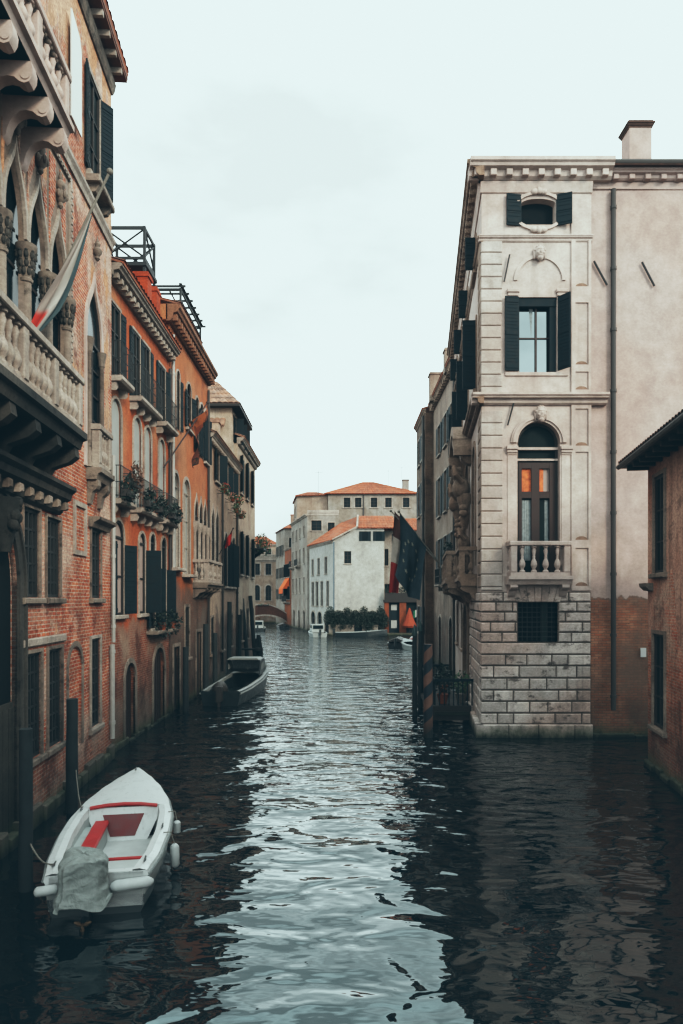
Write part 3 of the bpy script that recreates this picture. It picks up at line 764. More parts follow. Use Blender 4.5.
# ---------------------------------------------------------------- orange house
FB = Fr(-6.75, 0, 0, 1, 1, 0)
B0, B1 = 19.6, 26.7
ro = thing('orange_house', 'vivid orange plastered house with iron balconies and two orange chimneys, second on the left bank', 'building', (-6.75, 23, 0))
H = []
def wB(root, F, u0, u1, z0, z1, *a, **k):
    kk = {q: k.pop(q) for q in ('kind','rise','depth') if q in k}
    kk.setdefault('depth', .1)
    H.append(window(F, root, hole(u0, u1, z0, z1, **kk), *a, **k))
for a, b, sh in ((19.85, 20.75, (172, 172)), (22.05, 22.8, (178, 178)), (23.2, 23.95, (178, 178)), (25.2, 26.05, (178, 165))):
    wB(ro, FB, a, b, 11.0, 13.25, pane='glass_dull', sur=.08, shut=sh, sill=False, sw=.36, depth=.05)
for a, b in ((19.7, 20.9), (21.7, 24.2), (24.8, 26.55)): iron_balcony(FB, ro, a, b, 11.0, .42, 1.0)
for a, b in ((19.95, 20.85), (22.1, 22.95), (23.35, 24.15), (25.15, 26.0)):
    wB(ro, FB, a, b, 7.5, 10.5, kind='arch', pane='blind', frame=None, sur=.09, sill=False, depth=.05)
for a, b in ((19.7, 21.1), (21.75, 24.4), (24.8, 26.6)): iron_balcony(FB, ro, a, b, 7.45, .42, .95)
for a, b, z0, z1, pn in ((20.1, 21.1, 4.05, 6.9, 'blind_pink'), (22.7, 23.4, 4.05, 6.75, 'blind_pink'), (24.0, 24.65, 3.5, 6.85, 'glass'), (25.5, 26.2, 3.5, 6.85, 'glass')):
    wB(ro, FB, a, b, z0, z1, kind='arch', pane=pn, sur=.09, shut=(150, 150) if a < 22 else ((None, 100) if a < 23 else (165, 150)), sw=.5, szz=(z0+.02, z0+2.15), depth=.06, frame='wood_dark', bars=(0,1))
mb = MB(FB); mb.box(23.6, 26.5, -.05, .42, 3.3, 3.42, .02); ob('planter_ledge', mb, M['dirty_stone'], ro)
for a, b, z1 in ((21.25, 22.3, 2.5), (24.45, 26.0, 2.75)):
    h = hole(a, b, -.5, z1, 'arch', None, .14); H.append(h)
    mb = MB(FB); mb.face([(u, -.13, z) for u, z in outline(h, .004)]); d = ob('water_door', mb, M['wood_dark'], ro)
    mb = MB(FB); mb.ring(outline(h), outline(h, .16), -.05, .04); ob('surround', mb, M['dirty_stone'], d)
    mb = MB(FB)
    for k in range(5): uu = a+(b-a)*(k+.5)/5; mb.box(uu-.02, uu+.02, -.128, -.1, -.5, z1-.3)
    ob('boards', mb, M['wood_brown'], d)
mb = MB(FB); shell(mb, B0, B1, 9, -1.2, 13.9, H); ob('wall', mb, M['orange'], ro)
cornice(FB, ro, B0, B1, 14.2, .45, .4, 'trim', (.38, .16, .16, .3))
mb = MB(); tiles(mb, FB.p(B0,.5,14.22), FB.p(B1,.5,14.22), FB.p(B0,-4,15.6), FB.p(B1,-4,15.6), .26, 6); ob('roof', mb, M['tile'], ro)
chimney(ro, -6.84, 23.35, 13.9, 15.45, .56, .5, 'chimney_orange'); chimney(ro, -7.05, 25.55, 13.9, 15.95, .4, .5, 'chimney_orange')
pipe(FB, ro, B1-.12, 4.0, 13.5, .06, 'pipe_dark', .08)
mb = MB(FB); random.seed(5); u = B0+.1
while u < B1-.2:
    l = random.uniform(.4, .8); mb.box(u, min(B1, u+l-.02), -.05, random.uniform(.03, .09), -.8, random.uniform(.05, .2), .02); u += l
ob('footing', mb, M['dirty_stone'], ro)
# roof deck of dark timber
def deck(name, root, x0, x1, y0, y1, z0, zf, z1, cross=True, roofbars=False):
    p = MB(); r = .05
    for x in (x0, x1):
        for y in (y0, y1): p.box(x-r, x+r, y-r, y+r, z0, z1)
    for y in (y0, y1):
        p.box(x0+r, x1-r, y-.035, y+.035, z1-.12, z1-.001); p.box(x0+r, x1-r, y-.035, y+.035, zf+.12, zf+.22)
    for x in (x0, x1):
        p.box(x-.035, x+.035, y0+r, y1-r, z1-.12, z1-.001); p.box(x-.035, x+.035, y0+r, y1-r, zf+.12, zf+.22)
    d = ob(name, p, M['wood_deck'], root)
    f = MB(); f.box(x0-.1, x1+.1, y0-.1, y1+.1, zf-.14, zf); ob('platform', f, M['wood_deck'], d)
    if cross:
        c = MB()
        for y in (y0, y1):
            c.tube([(x0, y, zf+.2), (x1, y, z1-.1)], .04, 4); c.tube([(x1, y+.01, zf+.2), (x0, y+.01, z1-.1)], .04, 4)
        for x in (x0, x1):
            c.tube([(x, y0, zf+.2), (x, y1, z1-.1)], .04, 4); c.tube([(x+.01, y1, zf+.2), (x+.01, y0, z1-.1)], .04, 4)
        ob('cross_brace', c, M['wood_deck'], d)
    if roofbars:
        c = MB()
        for k in range(7): y = y0-.1+(y1-y0+.2)*k/6; c.box(x0-.2, x1+.25, y-.035, y+.035, z1+.002, z1+.09)
        c.box(x1-.03, x1+.1, y0-.2, y1+.2, z1+.092, z1+.15)
        for k in range(3): x = x0+(x1-x0)*k/2; c.box(x-.03, x+.03, y0, y1, z1-.05, z1-.002)
        ob('roof_lath', c, M['wood_deck'], d)
        g2 = MB()
        for k in range(1, 14):
            y = y0+(y1-y0)*k/14; g2.box(x1-.012, x1+.012, y-.012, y+.012, zf+.2, z1-.5)
        g2.box(x1-.03, x1+.03, y0+.06, y1-.06, z1-.52, z1-.46)
        ob('railing', g2, M['wood_deck'], d)
    return d
M['wood_deck'] = plain('dark_deck_timber', lin('#23292b'), .7, .3, .3)
deck('roof_deck', ro, -8.75, -7.3, 25.3, 26.6, 14.3, 17.0, 18.35)

# ---------------------------------------------------------------- tall orange house
C0, C1 = B1+.01, 34.4
FC = Fr(-6.73, 0, 0, 1, 1, 0)
rc = thing('tall_orange_house', 'taller faded orange house with heavy cornice and stone balcony, third on the left bank', 'building', (-6.73, 30, 0))
H = []
wB(rc, FC, 27.75, 28.35, 11.5, 13.9, kind='arch', pane='blind', sur=.08, shut=(None, 170), sw=.3, sill=False)
wB(rc, FC, 29.6, 30.5, 12.0, 14.0, kind='arch', pane='glass', sur=.09, shut=(172, 165), sw=.42)
for a in (31.35, 32.4, 33.45): wB(rc, FC, a, a+.75, 11.3, 13.9, kind='arch', pane='glass', sur=.09, shut=(170, 160), sw=.36, sill=a > 33)
wB(rc, FC, 27.15, 28.2, 5.8, 9.65, kind='arch', pane='blind', sur=.13, silw=.3, frame='trim', bars=(0,1))
wB(rc, FC, 29.0, 30.2, 5.6, 9.7, kind='arch', pane='blind', sur=.14, silw=.35, frame='trim', bars=(1,2))
for a in (31.2, 32.2, 33.2): wB(rc, FC, a, a+.8, 5.35, 9.3, kind='ogee', rise=.9, pane='glass', sur=.1, sill=False, bars=(1,3))
mb = MB(FC)
for c in (31.1, 32.1, 33.1, 34.1): mb.lathe(c, .04, [(.11,5.35),(.09,5.5),(.08,7.6),(.14,7.8),(.17,8.0),(.17,8.1)], 10)
ob('window_column', mb, M['trim'], rc, True)
stone_balcony(FC, rc, 30.9, 34.3, 5.3, .7, 1.05, 'trim', (3, 4, 3), 2, .25, 4, .45, 'dirty_stone')
wB(rc, FC, 29.3, 30.1, 2.0, 4.2, pane='glass_dull', frame='wood_dark', sur=.12, surm='dirty_stone')
for a, b, z1 in ((27.3, 28.3, 2.6), (31.6, 32.7, 3.0)):
    h = hole(a, b, -.5, z1, 'rect', None, .12); H.append(h)
    mb = MB(FC); mb.face([(u, -.11, z) for u, z in outline(h, .004)]); d = ob('water_door', mb, M['wood_dark'], rc)
    mb = MB(FC); mb.ring(outline(h), outline(h, .14), -.05, .04); ob('surround', mb, M['dirty_stone'], d)
mb = MB(FC); shell(mb, C0, C1, 10, -1.2, 15.5, H); ob('wall', mb, M['orange_pale'], rc)
cornice(FC, rc, C0-.35, C1+.1, 15.95, .5, .65, 'orange_trim' if 'orange_trim' in M else 'trim', (.4, .18, .24, .36))
mb = MB(FC); mb.box(C0-.35, C0-.01, -5, .0, 15.35, 15.94); ob('return_cornice', mb, M['orange_pale'], rc)
mb = MB(FC); mb.box(30.8, C1, -.5, -.25, 15.96, 17.0); mb.box(30.75, C1+.05, -.55, -.2, 17.0, 17.1); ob('parapet', mb, M['orange_pale'], rc)
mb = MB(); tiles(mb, FC.p(C0-.35,.5,15.97), FC.p(30.7,.5,15.97), FC.p(C0-.35,-4,17.2), FC.p(30.7,-4,17.2), .26, 5); ob('roof', mb, M['tile'], rc)
deck('roof_deck', rc, -8.1, -7.05, 29.9, 34.1, 15.7, 16.3, 18.15, False, True)
pipe(FC, rc, 27.02, 5, 15, .06, 'pipe_white', .08); pipe(FC, rc, C1-.2, 1, 15, .06, 'pipe_dark', .08)

# ---------------------------------------------------------------- beige houses further on
D0, D1 = C1+.01, 44.0
FD = Fr(-6.76, 0, 0, 1, 1, 0)
rd = thing('beige_house', 'beige house with dentilled eave and pots under upper windows, fourth on the left bank', 'building', (-6.76, 39, 0))
H = []
wB(rd, FD, 36.5, 37.6, 10.9, 12.5, pane='glass', sur=.08, shut=(165, 130), sw=.5, detail=False)
wB(rd, FD, 39.6, 40.5, 10.9, 12.4, pane='glass', sur=.08, shut=(165, 140), sw=.4, detail=False)
wB(rd, FD, 41.6, 42.5, 10.9, 12.4, pane='glass', sur=.08, shut=(165, 140), sw=.4, detail=False)
for a in (35.4, 36.6): wB(rd, FD, a, a+.8, 6.0, 9.4, kind='ogee', rise=.9, pane='glass', sur=.1, bars=(1,2))
for a in (39.4, 40.8, 42.2): wB(rd, FD, a, a+.9, 5.3, 8.4, kind='arch', pane='glass', sur=.08, shut=(165, 150), sw=.4, detail=False)
for a in (35.2, 38.2, 41.3): wB(rd, FD, a, a+.8, 1.7, 3.6, pane='glass_dull', sur=.1, surm='dirty_stone', frame='iron')
mb = MB(FD); shell(mb, D0, D1, 9, -1.2, 12.6, H); ob('wall', mb, M['beige'], rd)
cornice(FD, rd, D0, D1, 12.95, .35, .4, 'trim', (.4, .18, .16, .26))
mb = MB(); tiles(mb, FD.p(D0,.42,12.97), FD.p(D1,.42,12.97), FD.p(D0,-3,14.6), FD.p(D1,-3,14.6), .28, 6); ob('roof', mb, M['tile_pale'], rd)
chimney(rd, -7.6, 40.3, 13.2, 14.9, .8, .7, 'beige', True, 'tile_pale')
mb = MB(FD); mb.box(34.6, 44, -.03, .03, 2.4, 4.9); mb2 = mb
pipe(FD, rd, 38.4, .5, 12.4, .06, 'pipe_dark', .08); pipe(FD, rd, 43.8, .5, 12.4, .07, 'pipe_dark', .08)

E0, E1 = D1+.01, 53.0
FE = Fr(-6.7, 0, 0, 1, 1, 0)
re = thing('cream_house', 'cream corner house with a tile-roofed attic room, last on the left bank', 'building', (-6.7, 48, 0))
H = []
for a in (45.0, 47.6, 50.4): wB(re, FE, a, a+1.0, 11.6, 14.0, pane='glass', sur=.08, shut=(150, 176), sw=.5, detail=False)
for a in (45.0, 47.6, 50.6): wB(re, FE, a, a+1.0, 6.2, 9.0, pane='glass', sur=.08, shut=(150, 176), sw=.5, detail=False)
for a in (45.2, 48.2, 51.0): wB(re, FE, a, a+.8, 1.8, 3.8, pane='glass_dull', sur=.1, surm='dirty_stone', frame='iron')
mb = MB(FE); shell(mb, E0, E1, 9, -1.2, 14.6, H); ob('wall', mb, M['cream'], re)
cornice(FE, re, E0, E1, 15.0, .4, .45, 'trim')
mb = MB(); tiles(mb, FE.p(E0,.46,15.02), FE.p(E1,.46,15.02), FE.p(E0,-3,16.3), FE.p(E1,-3,16.3), .3, 5); ob('roof', mb, M['tile_pale'], re)
# attic room
mb = MB(); mb.box(-11.5, -6.9, 43.0, 48.5, 12.7, 16.6); at_ = ob('attic', mb, M['cream'], re)
mb = MB(); mb.prof([(43-.5,16.6),(48.9,16.6),(48.9,16.75),(43-.5,16.75)], -11.9, -6.35); ob('eave', mb, M['wood_dark'], at_)
mb = MB(); tiles(mb, (-11.9,42.5,16.76), (-6.35,42.5,16.76), (-10.3,45.7,19.1), (-8.4,45.7,19.1), .34, 5)
tiles(mb, (-6.35,42.5,16.76), (-6.35,48.9,16.76), (-8.4,45.7,19.1), (-8.4,45.7,19.1), .34, 5); ob('roof', mb, M['tile_pale'], at_)
mb = MB(); tiles(mb, (-11.6,42.3,15.3), (-7.3,42.3,15.3), (-11.6,43.1,16.0), (-7.3,43.1,16.0), .34, 1); ob('roof_band', mb, M['tile_pale'], at_)
FE2 = Fr(-6.9, 0, 0, 1, 1, 0)
for a in (43.5, 45.0, 46.6):
    mb = MB(FE2); mb.box(a, a+.9, .005, .03, 14.6, 16.3); w_ = ob('window', mb, M['glass'], at_)
    mb = MB(FE2); leaf(mb, a+.9, -1, .5, 100, 14.6, 16.3, w=.05, detail=False); ob('shutter', mb, M['shutter'], w_)
FEs = Fr(-6.7, 53.0, -1, 0, 0, 1)
# ================================================================== RIGHT BANK
# ---------------------------------------------------------------- white corner palace
X0, X1, YP = 4.6, 8.17, 22.4
S = 30.49
def px(p): return (p-CX)/S           # world x and z on the front plane
def pz(p): return HC+(HOR-p)/S
FP = Fr(0, YP, 1, 0, 0, -1)          # front, u = world x
FS = Fr(X0, YP, .116, 1, -1, .116)   # canal side
SL = 17.1                            # length of the canal side
rp = thing('white_palace', 'tall pale stone corner palace with rusticated base and balustraded balcony, on the right bank', 'building', (X0, YP, 0))
H = []
def wP(F, u0, u1, z0, z1, *a, **k):
    kk = {q: k.pop(q) for q in ('kind','rise','depth') if q in k}
    hh = hole(u0, u1, z0, z1, **kk); window(F, rp, hh, *a, **k); return hh
HF, HS = [], []
# attic oval window with shutters
HF.append(wP(FP, px(521.5), px(555.5), pz(224.5), pz(198.5), kind='arch', rise=.16, pane='dark', frame=None, sill=False, shut=(172, 160), sw=.5, szz=(pz(226), pz(195)), depth=.3))
mb = MB(FP); c, zc = px(538.5), pz(211.5)
def ell(a, b, t0, t1, n=20): return [(c+a*math.cos(t0+(t1-t0)*k/n), zc+b*math.sin(t0+(t1-t0)*k/n)) for k in range(n+1)]
for t0, t1 in ((R(30), R(150)), (R(210), R(330))): mb.ring(ell(.78, .55, t0, t1), ell(.88, .64, t0, t1), -.02, .07)
for s in (-1, 1):
    for q in (0, 1): mb.ball(c+.13*(2*q-1), .06, zc+s*.62, .15, .08, .1, 10, 6)
    mb.ball(c, .08, zc+s*.64, .1, .08, .12, 10, 6)
ob('oval_surround', mb, M['stone'], rp, True)
# blind arch, mask, second-floor window
mb = MB(FP); a_ = hole(px(517), px(562), pz(294), pz(258), 'arch'); L = outline(a_)[1:-1]; L2 = outline(a_, .11)[1:-1]
mb.ring(L, L2, -.02, .05); ob('blind_arch', mb, M['stone'], rp)
for q in (513, 562):
    mb = MB(FP); mb.box(px(q-6), px(q+6), -.02, .1, pz(293), pz(289.5), .02); mb.box(px(q-5), px(q+5), -.02, .06, pz(296), pz(293.1)); ob('impost', mb, M['stone'], rp)
def mask(x, z, k=1.0):
    mb = MB(FP)
    def fn(a, b, c): return 1+.12*mnoise.noise(Vector((a*3+x, b*3, c*3+z)))
    mb.ball(x, .1*k, z, .17*k, .16*k, .24*k, 14, 10, fn)                       # skull
    mb.ball(x, .22*k, z-.02*k, .035*k, .06*k, .07*k, 8, 6)                      # nose
    mb.ball(x, .2*k, z+.07*k, .13*k, .06*k, .03*k, 8, 5)                        # brow
    mb.ball(x, .2*k, z-.12*k, .07*k, .05*k, .025*k, 8, 5)
    mb.ball(x, .16*k, z-.2*k, .1*k, .1*k, .09*k, 8, 6)                          # chin
    for s in (-1, 1):
        mb.ball(x+s*.08*k, .2*k, z-.05*k, .055*k, .05*k, .05*k, 8, 5)
        mb.ball(x+s*.165*k, .07*k, z-.02*k, .05*k, .08*k, .2*k, 8, 6)
        for q in range(3): mb.ball(x+s*(.04+.05*q)*k, .13*k, z+(.2-.035*q*q)*k, .05*k, .07*k, .05*k, 8, 6)
    return ob('stone_mask', mb, M['stone'], rp, True)
mask(px(539), pz(254)); mask(px(540), pz(414.5), 1.05)
HF.append(wP(FP, px(519), px(557), pz(372), pz(297), pane='glass_sky', frame='wood_brown', bars=(1, 1), sill=False, shut=(172, 125), sw=.47, szz=(pz(371), pz(297)), depth=.28))
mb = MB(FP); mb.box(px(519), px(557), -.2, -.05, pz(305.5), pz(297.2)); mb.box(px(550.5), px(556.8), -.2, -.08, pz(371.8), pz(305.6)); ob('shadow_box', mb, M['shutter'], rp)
mb = MB(FP); mb.box(px(505), px(568), -.03, .05, pz(376), pz(372.4), .01); ob('sill', mb, M['stone'], rp)
mb = MB(FP); mb.face([(px(531),-.268,pz(305)),(px(535),-.268,pz(305)),(px(533.5),-.268,pz(335))]); ob('drape', mb, M['curtain'], rp)
# arched window over the balcony
def cpx(v): return px(517.5+(v-519)*42.5/38)
h = hole(px(517.5), px(560), pz(583), pz(421.5), 'arch', None, .32); HF.append(h)
mb = MB(FP); mb.face([(u, -.31, z) for u, z in outline(h, .003)]); wd = ob('window', mb, M['glass_dull'], rp)
mb = MB(FP); hi = dict(h); hi.update(u0=h['u0']+.09, u1=h['u1']-.09, z1=h['z1']-.09)
mb.ring(outline(hi), outline(h), -.3, -.22)
ob('frame', mb, M['wood_dark'], wd)
mb = MB(FP); mb.box(px(517.5), px(560), -.3, -.18, pz(448.5), pz(446)); mb.box(px(517.5), px(560), -.3, -.18, pz(459.5), pz(457.5)); ob('transom', mb, M['stone'], wd)
mb = MB(FP)
for a, b in ((521.8, 524.5), (533.2, 540.4), (549.5, 554.5)): mb.box(cpx(a), cpx(b), -.295, -.21, pz(583), pz(461.2))
mb.box(cpx(524.6), cpx(549.4), -.294, -.215, pz(467), pz(461.2)); mb.box(cpx(524.6), cpx(533.1), -.294, -.215, pz(497), pz(490.5)); mb.box(cpx(540.5), cpx(549.4), -.294, -.215, pz(497), pz(490.5))
ob('casement', mb, M['wood_brown'], wd)
mb = MB(FP)
for a, b in ((524.8, 533), (545.5, 549)):
    n = 8
    for k in range(n):
        x0, x1 = cpx(a)+(cpx(b)-cpx(a))*k/n, cpx(a)+(cpx(b)-cpx(a))*(k+1)/n
        mb.face([(x0,-.300+.012*(k%2),pz(560)),(x1,-.300+.012*((k+1)%2),pz(560)),(x1,-.300+.012*((k+1)%2),pz(499)),(x0,-.300+.012*(k%2),pz(499))])
ob('curtain', mb, M['curtain'], wd)
mb = MB(FP); mb.face([(cpx(524.6),-.302,pz(490)),(cpx(533.2),-.302,pz(490)),(cpx(533.2),-.302,pz(467)),(cpx(524.6),-.302,pz(467))]); mb.face([(cpx(540.5),-.302,pz(490)),(cpx(544.5),-.302,pz(490)),(cpx(544.5),-.302,pz(467)),(cpx(540.5),-.302,pz(467))])
ob('orange_reflection', mb, M['orange_glint'], wd)  # warm reflection in the panes, put in as orange faces
mb = MB(FP); mb.face([(cpx(544.5),-.302,pz(490)),(cpx(549.5),-.302,pz(490)),(cpx(549.5),-.302,pz(467)),(cpx(544.5),-.302,pz(467))]); ob('curtain', mb, M['blind_pink'], wd)
for e0, e1, w1 in ((0, .07, .05), (.075, .17, .1), (.175, .22, .07)):
    mb = MB(FP); L = outline(h, e0)[1:-1]; L2 = outline(h, e1)[1:-1]; mb.ring(L, L2, -.03, w1); ob('archivolt', mb, M['stone'], rp)
for a, b in ((506, 517.5), (560, 572)):
    for z0, z1, w1 in ((450, 446.4, .13), (453, 450.1, .09), (455, 453.1, .05)):
        mb = MB(FP); mb.box(px(a)+(.13-w1)*.4, px(b)-(.13-w1)*.4, -.03, w1, pz(z0), pz(z1), .015); ob('impost', mb, M['stone'], rp)
    mb = MB(FP); mb.box(px(a+1.5), px(b-1.5), -.03, .025, pz(543), pz(455.2)); ob('jamb', mb, M['stone'], rp)
stone_balcony(FP, rp, 5.43, 7.34, 5.27, .5, 1.12, 'stone', (4,), 2, .27, 2, .4, 'stone', 14)
# grated window in the base
gh = hole(px(518), px(557.5), pz(642), pz(602.5), 'rect', None, .3); HF.append(gh)
mb = MB(FP); mb.face([(u, -.29, z) for u, z in outline(gh, .003)]); gw = ob('window', mb, M['dark'], rp)
mb = MB(FP)
for k in range(1, 8): x = gh['u0']+(gh['u1']-gh['u0'])*k/8; mb.tube([(x,-.08,gh['z0']),(x,-.08,gh['z1'])], .013, 5)
for k in range(1, 8): z = gh['z0']+(gh['z1']-gh['z0'])*k/8; mb.tube([(gh['u0'],-.08,z),(gh['u1'],-.08,z)], .013, 5)
ob('grating', mb, M['iron'], gw)
mb = MB(FP); mb.box(px(543), px(550), -.28, -.25, gh['z0'], gh['z1']); ob('green_curtain', mb, M['shutter_green'], gw)
# wall
mb = MB(FP); facade(mb, X0, X1, -1.2, 18.0, HF)
for z0, z1 in ((-1.2, 18.0),): pass
mb.fr = FS
# canal side openings
def wS(u0, u1, z0, z1, **k): HS.append(wP(FS, u0, u1, z0, z1, **k))
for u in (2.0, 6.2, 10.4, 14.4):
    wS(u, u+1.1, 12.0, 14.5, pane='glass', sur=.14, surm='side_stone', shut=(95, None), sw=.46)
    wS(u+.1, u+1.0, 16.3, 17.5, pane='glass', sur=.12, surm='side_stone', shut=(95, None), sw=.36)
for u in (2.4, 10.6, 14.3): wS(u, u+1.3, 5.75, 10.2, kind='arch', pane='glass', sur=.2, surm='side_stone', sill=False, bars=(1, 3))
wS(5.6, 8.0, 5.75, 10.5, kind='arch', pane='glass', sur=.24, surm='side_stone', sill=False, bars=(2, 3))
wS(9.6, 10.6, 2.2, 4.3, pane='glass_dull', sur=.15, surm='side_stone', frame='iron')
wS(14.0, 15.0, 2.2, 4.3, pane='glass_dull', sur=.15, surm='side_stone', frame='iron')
gt = hole(5.4, 8.2, -.6, 4.3, 'arch', None, .5); HS.append(gt)
mw = MB(FS); mw.face([(u, -.49, z) for u, z in outline(gt, .004)]); gt_ = ob('water_gate', mw, M['dark'], rp)
mw = MB(FS); mw.ring(outline(gt), outline(gt, .3), -.05, .12); ob('surround', mw, M['side_stone'], gt_)
facade(mb, 0, SL, -1.2, 18.0, HS)
e = FS.p(SL, 0, 0); mb.fr = WORLD
mb.face([(e[0],e[1],-1.2),(16,e[1],-1.2),(16,e[1],18),(e[0],e[1],18)])
mb.face([(X0,YP,18),(X1,YP,18),(16,YP+.1,18),(16,e[1],18),(e[0],e[1],18)])
ob('wall', mb, M['stone'], rp)
# rusticated base: every course of blocks stands proud of dark joints
mb = MB(FP); mb.box(X0-.004, X1+.002, -.06, -.004, -.8, pz(592)) if False else None
ys = [592, 602, 612, 622, 632.3, 642.5, 654.5, 665.7, 678, 690, 701.3, 713, 724.2]
def course(F, u0, u1, z0, z1, cuts, skip=None, w=.05):
    us = [u0]+cuts+[u1]
    for a, b in zip(us, us[1:]):
        segs = [(a, b)]
        if skip and z0 < skip[3]-.02 and z1 > skip[2]+.02:
            segs = [s for s in ((a, min(b, skip[0])), (max(a, skip[1]), b)) if s[1]-s[0] > .06]
        for s in segs: bl.box(s[0]+.02, s[1]-.02, -.05, w+random.uniform(-.008, .008), z0+.022, z1-.022, .03)
random.seed(11)
bl = MB(FP)
for k, (t_, b_) in enumerate(zip(ys, ys[1:])):
    n = 1 if k == 5 else 5
    base = [X0+(X1-X0)*f for f in ((.11,.31,.69,.9) if k % 2 else (.2,.42,.62,.8))]
    cuts = [] if k == 5 else [c+random.uniform(-.12,.12) for c in base]
    course(FP, X0-.05, X1+.01, pz(b_), pz(t_), cuts, (gh['u0']-.02, gh['u1']+.02, gh['z0'], gh['z1']))
mb = MB(FP); facade(mb, X0-.012, X1+.004, -1.0, pz(591.8), [gh], .008); ob('joint_bed', mb, M['joint'], rp)
ob('base_blocks', bl, M['block'], rp)
bl = MB(FS)
for k, (t_, b_) in enumerate(zip(ys, ys[1:])):
    course(FS, .03, 5.05, pz(b_), pz(t_), [.9+.5*(k%2), 2.2+.4*(k%2), 3.5+.5*(k%2)])
ob('base_blocks', bl, M['block'], rp); bl = MB(FS)
for k, (t_, b_) in enumerate(zip(ys, ys[1:])): course(FS, 8.55, 9.4, pz(b_), pz(t_), [])
ob('pier_blocks', bl, M['block'], rp)
mb = MB(FS); mb.box(0.0, 5.06, -.02, .006, -1, pz(591.8)); ob('joint_bed', mb, M['joint'], rp)
mb = MB(FP); k = 0; x = X0-.2
random.seed(4)
while x < X1: l = random.uniform(.9, 1.6); mb.box(x, min(X1+.03, x+l-.02), -.05, .17, -.9, .43, .03); x += l
ob('plinth', mb, M['block'], rp)
mb = MB(FS); x = -.2
while x < 5.1: l = random.uniform(.9, 1.6); mb.box(x, min(5.1, x+l-.02), -.05, .2, -.9, .43, .03); x += l
ob('plinth', mb, M['block'], rp)
mb = MB(FP); cx_ = (gh['u0']+gh['u1'])/2      # flat arch of wedge stones over the grating
for k in range(7):
    a = -0.72+1.44*k/7; b = a+1.44/7-.02; top, bot = pz(587.5), gh['z1']+.03
    mb.prism([(cx_+a, bot), (cx_+b, bot), (cx_+b*1.25, top), (cx_+a*1.25, top)], .01, .085)
ob('flat_arch', mb, M['block'], rp)
# quoins
random.seed(2)
mb = MB(FP)
y = 241.0
while y < 388: mb.box(X0-.03, px(502 - (0 if int(y)%2 else 1)), -.03, .045, pz(y+11.4), pz(y), .022); y += 12.2
ob('quoins', mb, M['block_pale'], rp); mb = MB(FP); y = 411.0
while y < 588:
    mb.box(X0-.03, px(502.5), -.03, .05, pz(min(590.5, y+11.9)), pz(y), .025); y += 12.6
ob('quoins', mb, M['block_pale'], rp)
mb = MB(FS); y = 241.0
while y < 588:
    if not 388 < y < 410: mb.box(.02, 1.0, -.03, .05, pz(min(590.5, y+11.4)), pz(y), .025)
    y += 12.4
ob('quoins', mb, M['side_stone'], rp)
# right pilaster with sunk panels
pil = MB(FP); fl = []
for t_, b_ in ((238, 287), (303, 365), (372, 390), (409, 446), (452, 540), (548, 586)): fl.append(hole(px(575), px(588), pz(b_), pz(t_), depth=.05))
facade(pil, px(571), X1+.006, pz(590.5), pz(196), fl, .06)
for h2 in fl: pil.face([(h2['u0'],.012,h2['z0']),(h2['u1'],.012,h2['z0']),(h2['u1'],.012,h2['z1']),(h2['u0'],.012,h2['z1'])])
pil.face([(px(571),.06,pz(590.5)),(px(571),-.01,pz(590.5)),(px(571),-.01,pz(196)),(px(571),.06,pz(196))]); pil.face([(X1+.006,.06,pz(590.5)),(X1+.006,-.3,pz(590.5)),(X1+.006,-.3,pz(196)),(X1+.006,.06,pz(196))])
p_ = ob('pilaster', pil, M['stone'], rp)
for h2 in fl:
    mb = MB(FP); c2 = (h2['u0']+h2['u1'])/2
    mb.prism([(c2-.2, h2['z0']+.005)]+[(c2+.2*math.cos(PI*(1-k/8)), h2['z0']+.005+.12*math.sin(PI*(1-k/8))) for k in range(9)]+[(c2+.2, h2['z0']+.005)], .012, .02); ob('half_moon_shade', mb, M['panel_shade'], p_)  # half-moon of shade at each panel foot, painted as a darker face
# string courses and main cornice, front and side
for F, a, b in ((FP, X0-.35, px(606)), (FS, -.3, SL)):
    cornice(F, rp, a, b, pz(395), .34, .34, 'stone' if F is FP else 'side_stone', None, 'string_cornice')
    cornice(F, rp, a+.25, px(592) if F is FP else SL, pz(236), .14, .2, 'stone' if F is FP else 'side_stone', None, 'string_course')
for F, a, b in ((FP, X0-.45, px(610)), (FS, -.4, SL)):
    cornice(F, rp, a, b, pz(156)-.3, .5, .55, 'stone' if F is FP else 'side_stone', (.48, .2, .2, .34), 'main_cornice')
    mb = MB(F); mb.prof([(-.02,pz(183)),(.12,pz(183)),(.09,pz(187)),(.04,pz(193)),(-.02,pz(193))], a+.4, px(592) if F is FP else b); ob('frieze_mould', mb, M['stone'], rp)
mb = MB(); tiles(mb, (X0-.1, YP-.0, 18.62), (X1+.6, YP-.0, 18.62), (X0+2, YP+5, 19.3), (X1+.6, YP+5, 19.3), .25, 5)
tiles(mb, (X0-.1, YP-.0, 18.62), (e[0]-.1, e[1], 18.62), (X0+2, YP+5, 19.3), (e[0]+3, e[1], 19.3), .25, 5); ob('roof', mb, M['tile'], rp)
# iron wall ties
for (xa, ya, xb, yb) in ((509, 256, 503.5, 283), (513, 404, 507, 426)):
    mb = MB(FP); mb.tube([(px(xa), .1, pz(ya)), (px(xb), .1, pz(yb))], .03, 6); ob('wall_tie', mb, M['iron'], rp)
